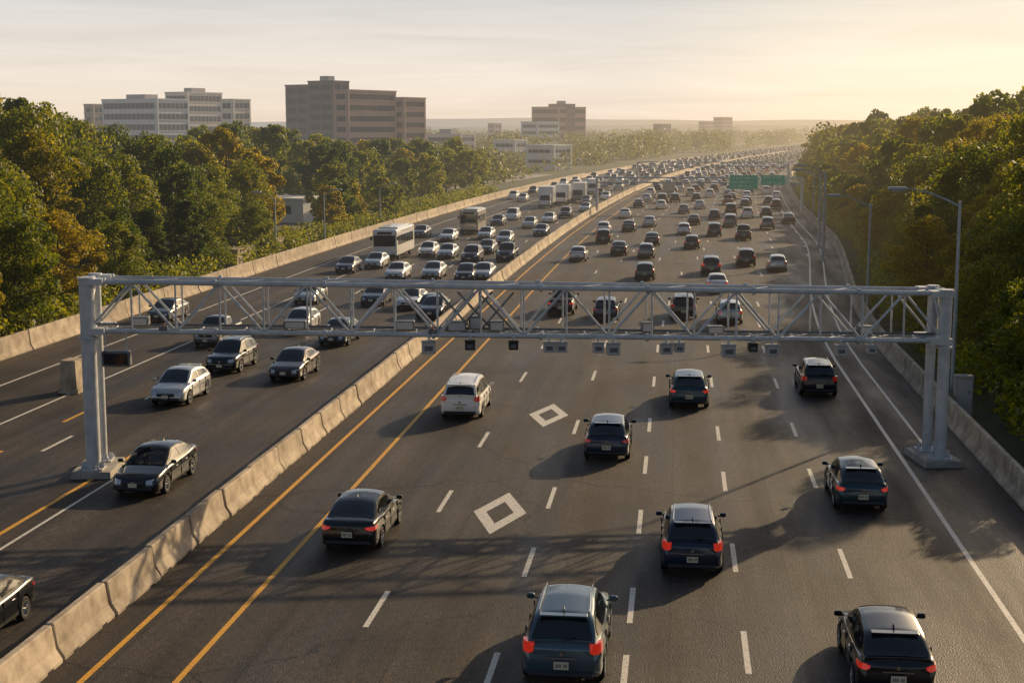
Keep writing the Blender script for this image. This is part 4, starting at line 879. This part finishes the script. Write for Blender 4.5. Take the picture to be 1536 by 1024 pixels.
# ------------------------------------------------------------------ buildings
M['glsB'] = glassgrid('office_glass_brown', (.11, .075, .06), (.022, .020, .022), 1.9, .14)
M['glsW'] = glassgrid('office_glass_pale', (.30, .29, .28), (.035, .045, .06), 2.4, .16)
M['bbrown'] = bmat('brown_precast', (.48, .31, .235)); M['bdark'] = bmat('dark_brick', (.19, .135, .125)); M['bpale'] = bmat('pale_precast', (.72, .65, .56)); M['bblue'] = bmat('cool_precast', (.66, .68, .70)); M['btan'] = bmat('tan_precast', (.46, .37, .29))
def hdir(px): d = ray(px, 195); d.z = 0; return d.normalized()
def block(parent_name, label, blocks, rho=25):
    root = None; ra = math.radians(rho); xa = Vector((math.cos(ra), -math.sin(ra), 0)); ya = Vector((math.sin(ra), math.cos(ra), 0))
    for (a, b, c, yt, dist, wall, gls, bh, fh) in blocks:
        near_ = hdir(b)*dist
        def hit(d, e_):
            det = e_.x*(-d.y)+d.x*e_.y; bx_, by_ = -near_.x, -near_.y
            return (bx_*(-d.y)+d.x*by_)/det
        w_ = abs(hit(hdir(a), -xa)); dp = abs(hit(hdir(c), ya)); w_ = min(w_, 120); dp = min(dp, 90)
        h = H+(195-yt)*dist/F; cen = near_-xa*w_/2+ya*dp/2
        if root is None: root = empty(parent_name, (cen.x, cen.y, 0), -ra); tag(root, label, 'building'); org = Vector((cen.x, cen.y, 0))
        lo = cen-org; lx = lo.dot(xa); ly = lo.dot(ya)
        mb = MB(); mb.box((lx, ly, h/2), (w_, dp, h))
        if wall == 'bdark': n1 = max(2, int(w_/5)); n2 = max(2, int(dp/5))
        else: n1 = n2 = 1
        for i in range(n1+1): mb.box((lx-w_/2+.4+(w_-.8)*i/n1, ly-dp/2-.12, h/2), (.8, .36, h-.1))
        for i in range(n2+1): mb.box((lx+w_/2+.12, ly-dp/2+.4+(dp-.8)*i/n2, h/2), (.36, .8, h-.1))
        mb.build('wall', M[wall], root)
        z = h-1.2-bh/2
        while z > 2:
            mb = MB(); mb.box((lx, ly, z), (w_+.2, dp+.2, bh)); mb.build('window_band', M[gls], root)
            mb = MB(); mb.box((lx, ly, z-bh/2-.1), (w_+.6, dp+.6, .22)); mb.build('ledge', M[wall], root); z -= fh
        mb = MB(); mb.box((lx, ly, h+.25), (w_+.7, dp+.7, .5)); mb.build('parapet', M[wall], root)
        if w_ > 12 and dp > 6: mb = MB(); mb.box((lx-w_*.12, ly+dp*.1, h+1.4), (w_*.35, dp*.4, 2.0)); mb.build('roof_plant', M['roofg'], root)
    return root
block('office_building', 'pale office complex with stepped flat roofs above the left woodland', [
 (128, 140, 158, 160, 640, 'btan', 'glsW', 1.8, 3.6), (155, 236, 284, 152, 600, 'bblue', 'glsW', 2.3, 4.2), (250, 282, 334, 142, 660, 'bpale', 'glsW', 2.4, 4.4), (333, 350, 376, 152, 610, 'bpale', 'glsW', 2.2, 4.2)])
block('office_tower', 'large brown office tower group left of centre on the skyline', [
 (430, 462, 504, 131, 590, 'bdark', 'glsB', 1.9, 3.8), (464, 500, 524, 125, 580, 'bdark', 'glsB', 1.9, 3.8), (503, 522, 594, 138, 540, 'bbrown', 'glsB', 1.9, 3.9), (588, 606, 638, 149, 560, 'bbrown', 'glsB', 1.9, 3.9)], 28)
block('office_tower', 'brown mid-rise tower right of the big tower group', [(798, 838, 878, 162, 900, 'bbrown', 'glsB', 2.4, 5.0), (825, 850, 862, 158, 905, 'bdark', 'glsB', 1.5, 3.8)], 35)
block('office_building', 'low grey office block at the foot of the brown mid-rise tower', [(782, 806, 838, 184, 800, 'bblue', 'glsW', 1.7, 3.6)], 30)
block('office_tower', 'small pale tower in the haze near the vanishing road', [(1070, 1084, 1098, 177, 1700, 'bbrown', 'glsB', 2, 4), (1048, 1058, 1070, 183, 1700, 'btan', 'glsB', 2, 4)], 25)
block('office_building', 'small dark block in the haze left of the pale tower', [(980, 993, 1006, 187, 1300, 'bdark', 'glsB', 1.9, 3.8)], 25)
block('office_building', 'low white building above the trees, below the brown mid-rise', [(741, 772, 790, 211, 620, 'wwall', 'glsW', 1.5, 3.4)], 25)
block('office_building', 'long low white building right of the other white one', [(790, 830, 857, 219, 500, 'wwall', 'glsW', 1.1, 3.4)], 25)
block('office_building', 'low pale building right of the large brown towers', [(640, 690, 712, 202, 640, 'bpale', 'glsW', 1.7, 3.5)], 25)
block('office_building', 'small brown block in the distance left of the mid-rise tower', [(732, 742, 752, 186, 1200, 'btan', 'glsB', 2, 4)], 25)
# ------------------------------------------------------------------ aerial haze painted into all materials as emission growing with distance, warmer sunward
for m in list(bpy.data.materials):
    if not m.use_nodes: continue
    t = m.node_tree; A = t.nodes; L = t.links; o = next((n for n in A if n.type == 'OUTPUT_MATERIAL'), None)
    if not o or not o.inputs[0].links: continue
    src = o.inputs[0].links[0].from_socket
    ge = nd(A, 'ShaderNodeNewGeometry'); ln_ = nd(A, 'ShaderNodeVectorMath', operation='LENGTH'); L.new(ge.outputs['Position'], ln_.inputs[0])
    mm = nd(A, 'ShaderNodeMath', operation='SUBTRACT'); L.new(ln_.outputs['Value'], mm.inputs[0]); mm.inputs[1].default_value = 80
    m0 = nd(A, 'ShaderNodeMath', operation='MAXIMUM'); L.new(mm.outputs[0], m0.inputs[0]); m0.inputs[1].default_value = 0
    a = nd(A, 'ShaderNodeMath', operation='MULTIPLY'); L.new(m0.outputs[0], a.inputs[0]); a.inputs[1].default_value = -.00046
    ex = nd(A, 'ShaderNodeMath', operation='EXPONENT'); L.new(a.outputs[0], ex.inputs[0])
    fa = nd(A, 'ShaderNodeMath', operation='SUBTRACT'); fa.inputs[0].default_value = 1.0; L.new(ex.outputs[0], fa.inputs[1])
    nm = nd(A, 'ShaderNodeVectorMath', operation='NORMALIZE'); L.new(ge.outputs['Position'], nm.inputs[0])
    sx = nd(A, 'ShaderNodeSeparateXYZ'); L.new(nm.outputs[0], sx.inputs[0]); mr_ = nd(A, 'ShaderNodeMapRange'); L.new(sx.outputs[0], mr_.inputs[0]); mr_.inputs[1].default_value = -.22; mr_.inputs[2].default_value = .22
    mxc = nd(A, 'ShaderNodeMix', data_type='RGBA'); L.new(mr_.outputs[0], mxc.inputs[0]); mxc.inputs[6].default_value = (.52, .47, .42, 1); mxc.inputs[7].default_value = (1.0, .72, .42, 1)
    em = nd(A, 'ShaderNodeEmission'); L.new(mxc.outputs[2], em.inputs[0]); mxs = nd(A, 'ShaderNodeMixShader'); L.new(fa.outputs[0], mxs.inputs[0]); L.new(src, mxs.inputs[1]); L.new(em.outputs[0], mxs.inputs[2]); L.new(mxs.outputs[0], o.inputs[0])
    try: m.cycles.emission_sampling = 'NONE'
    except Exception: pass
print('far cars', nfar, 'trees', len(tl))
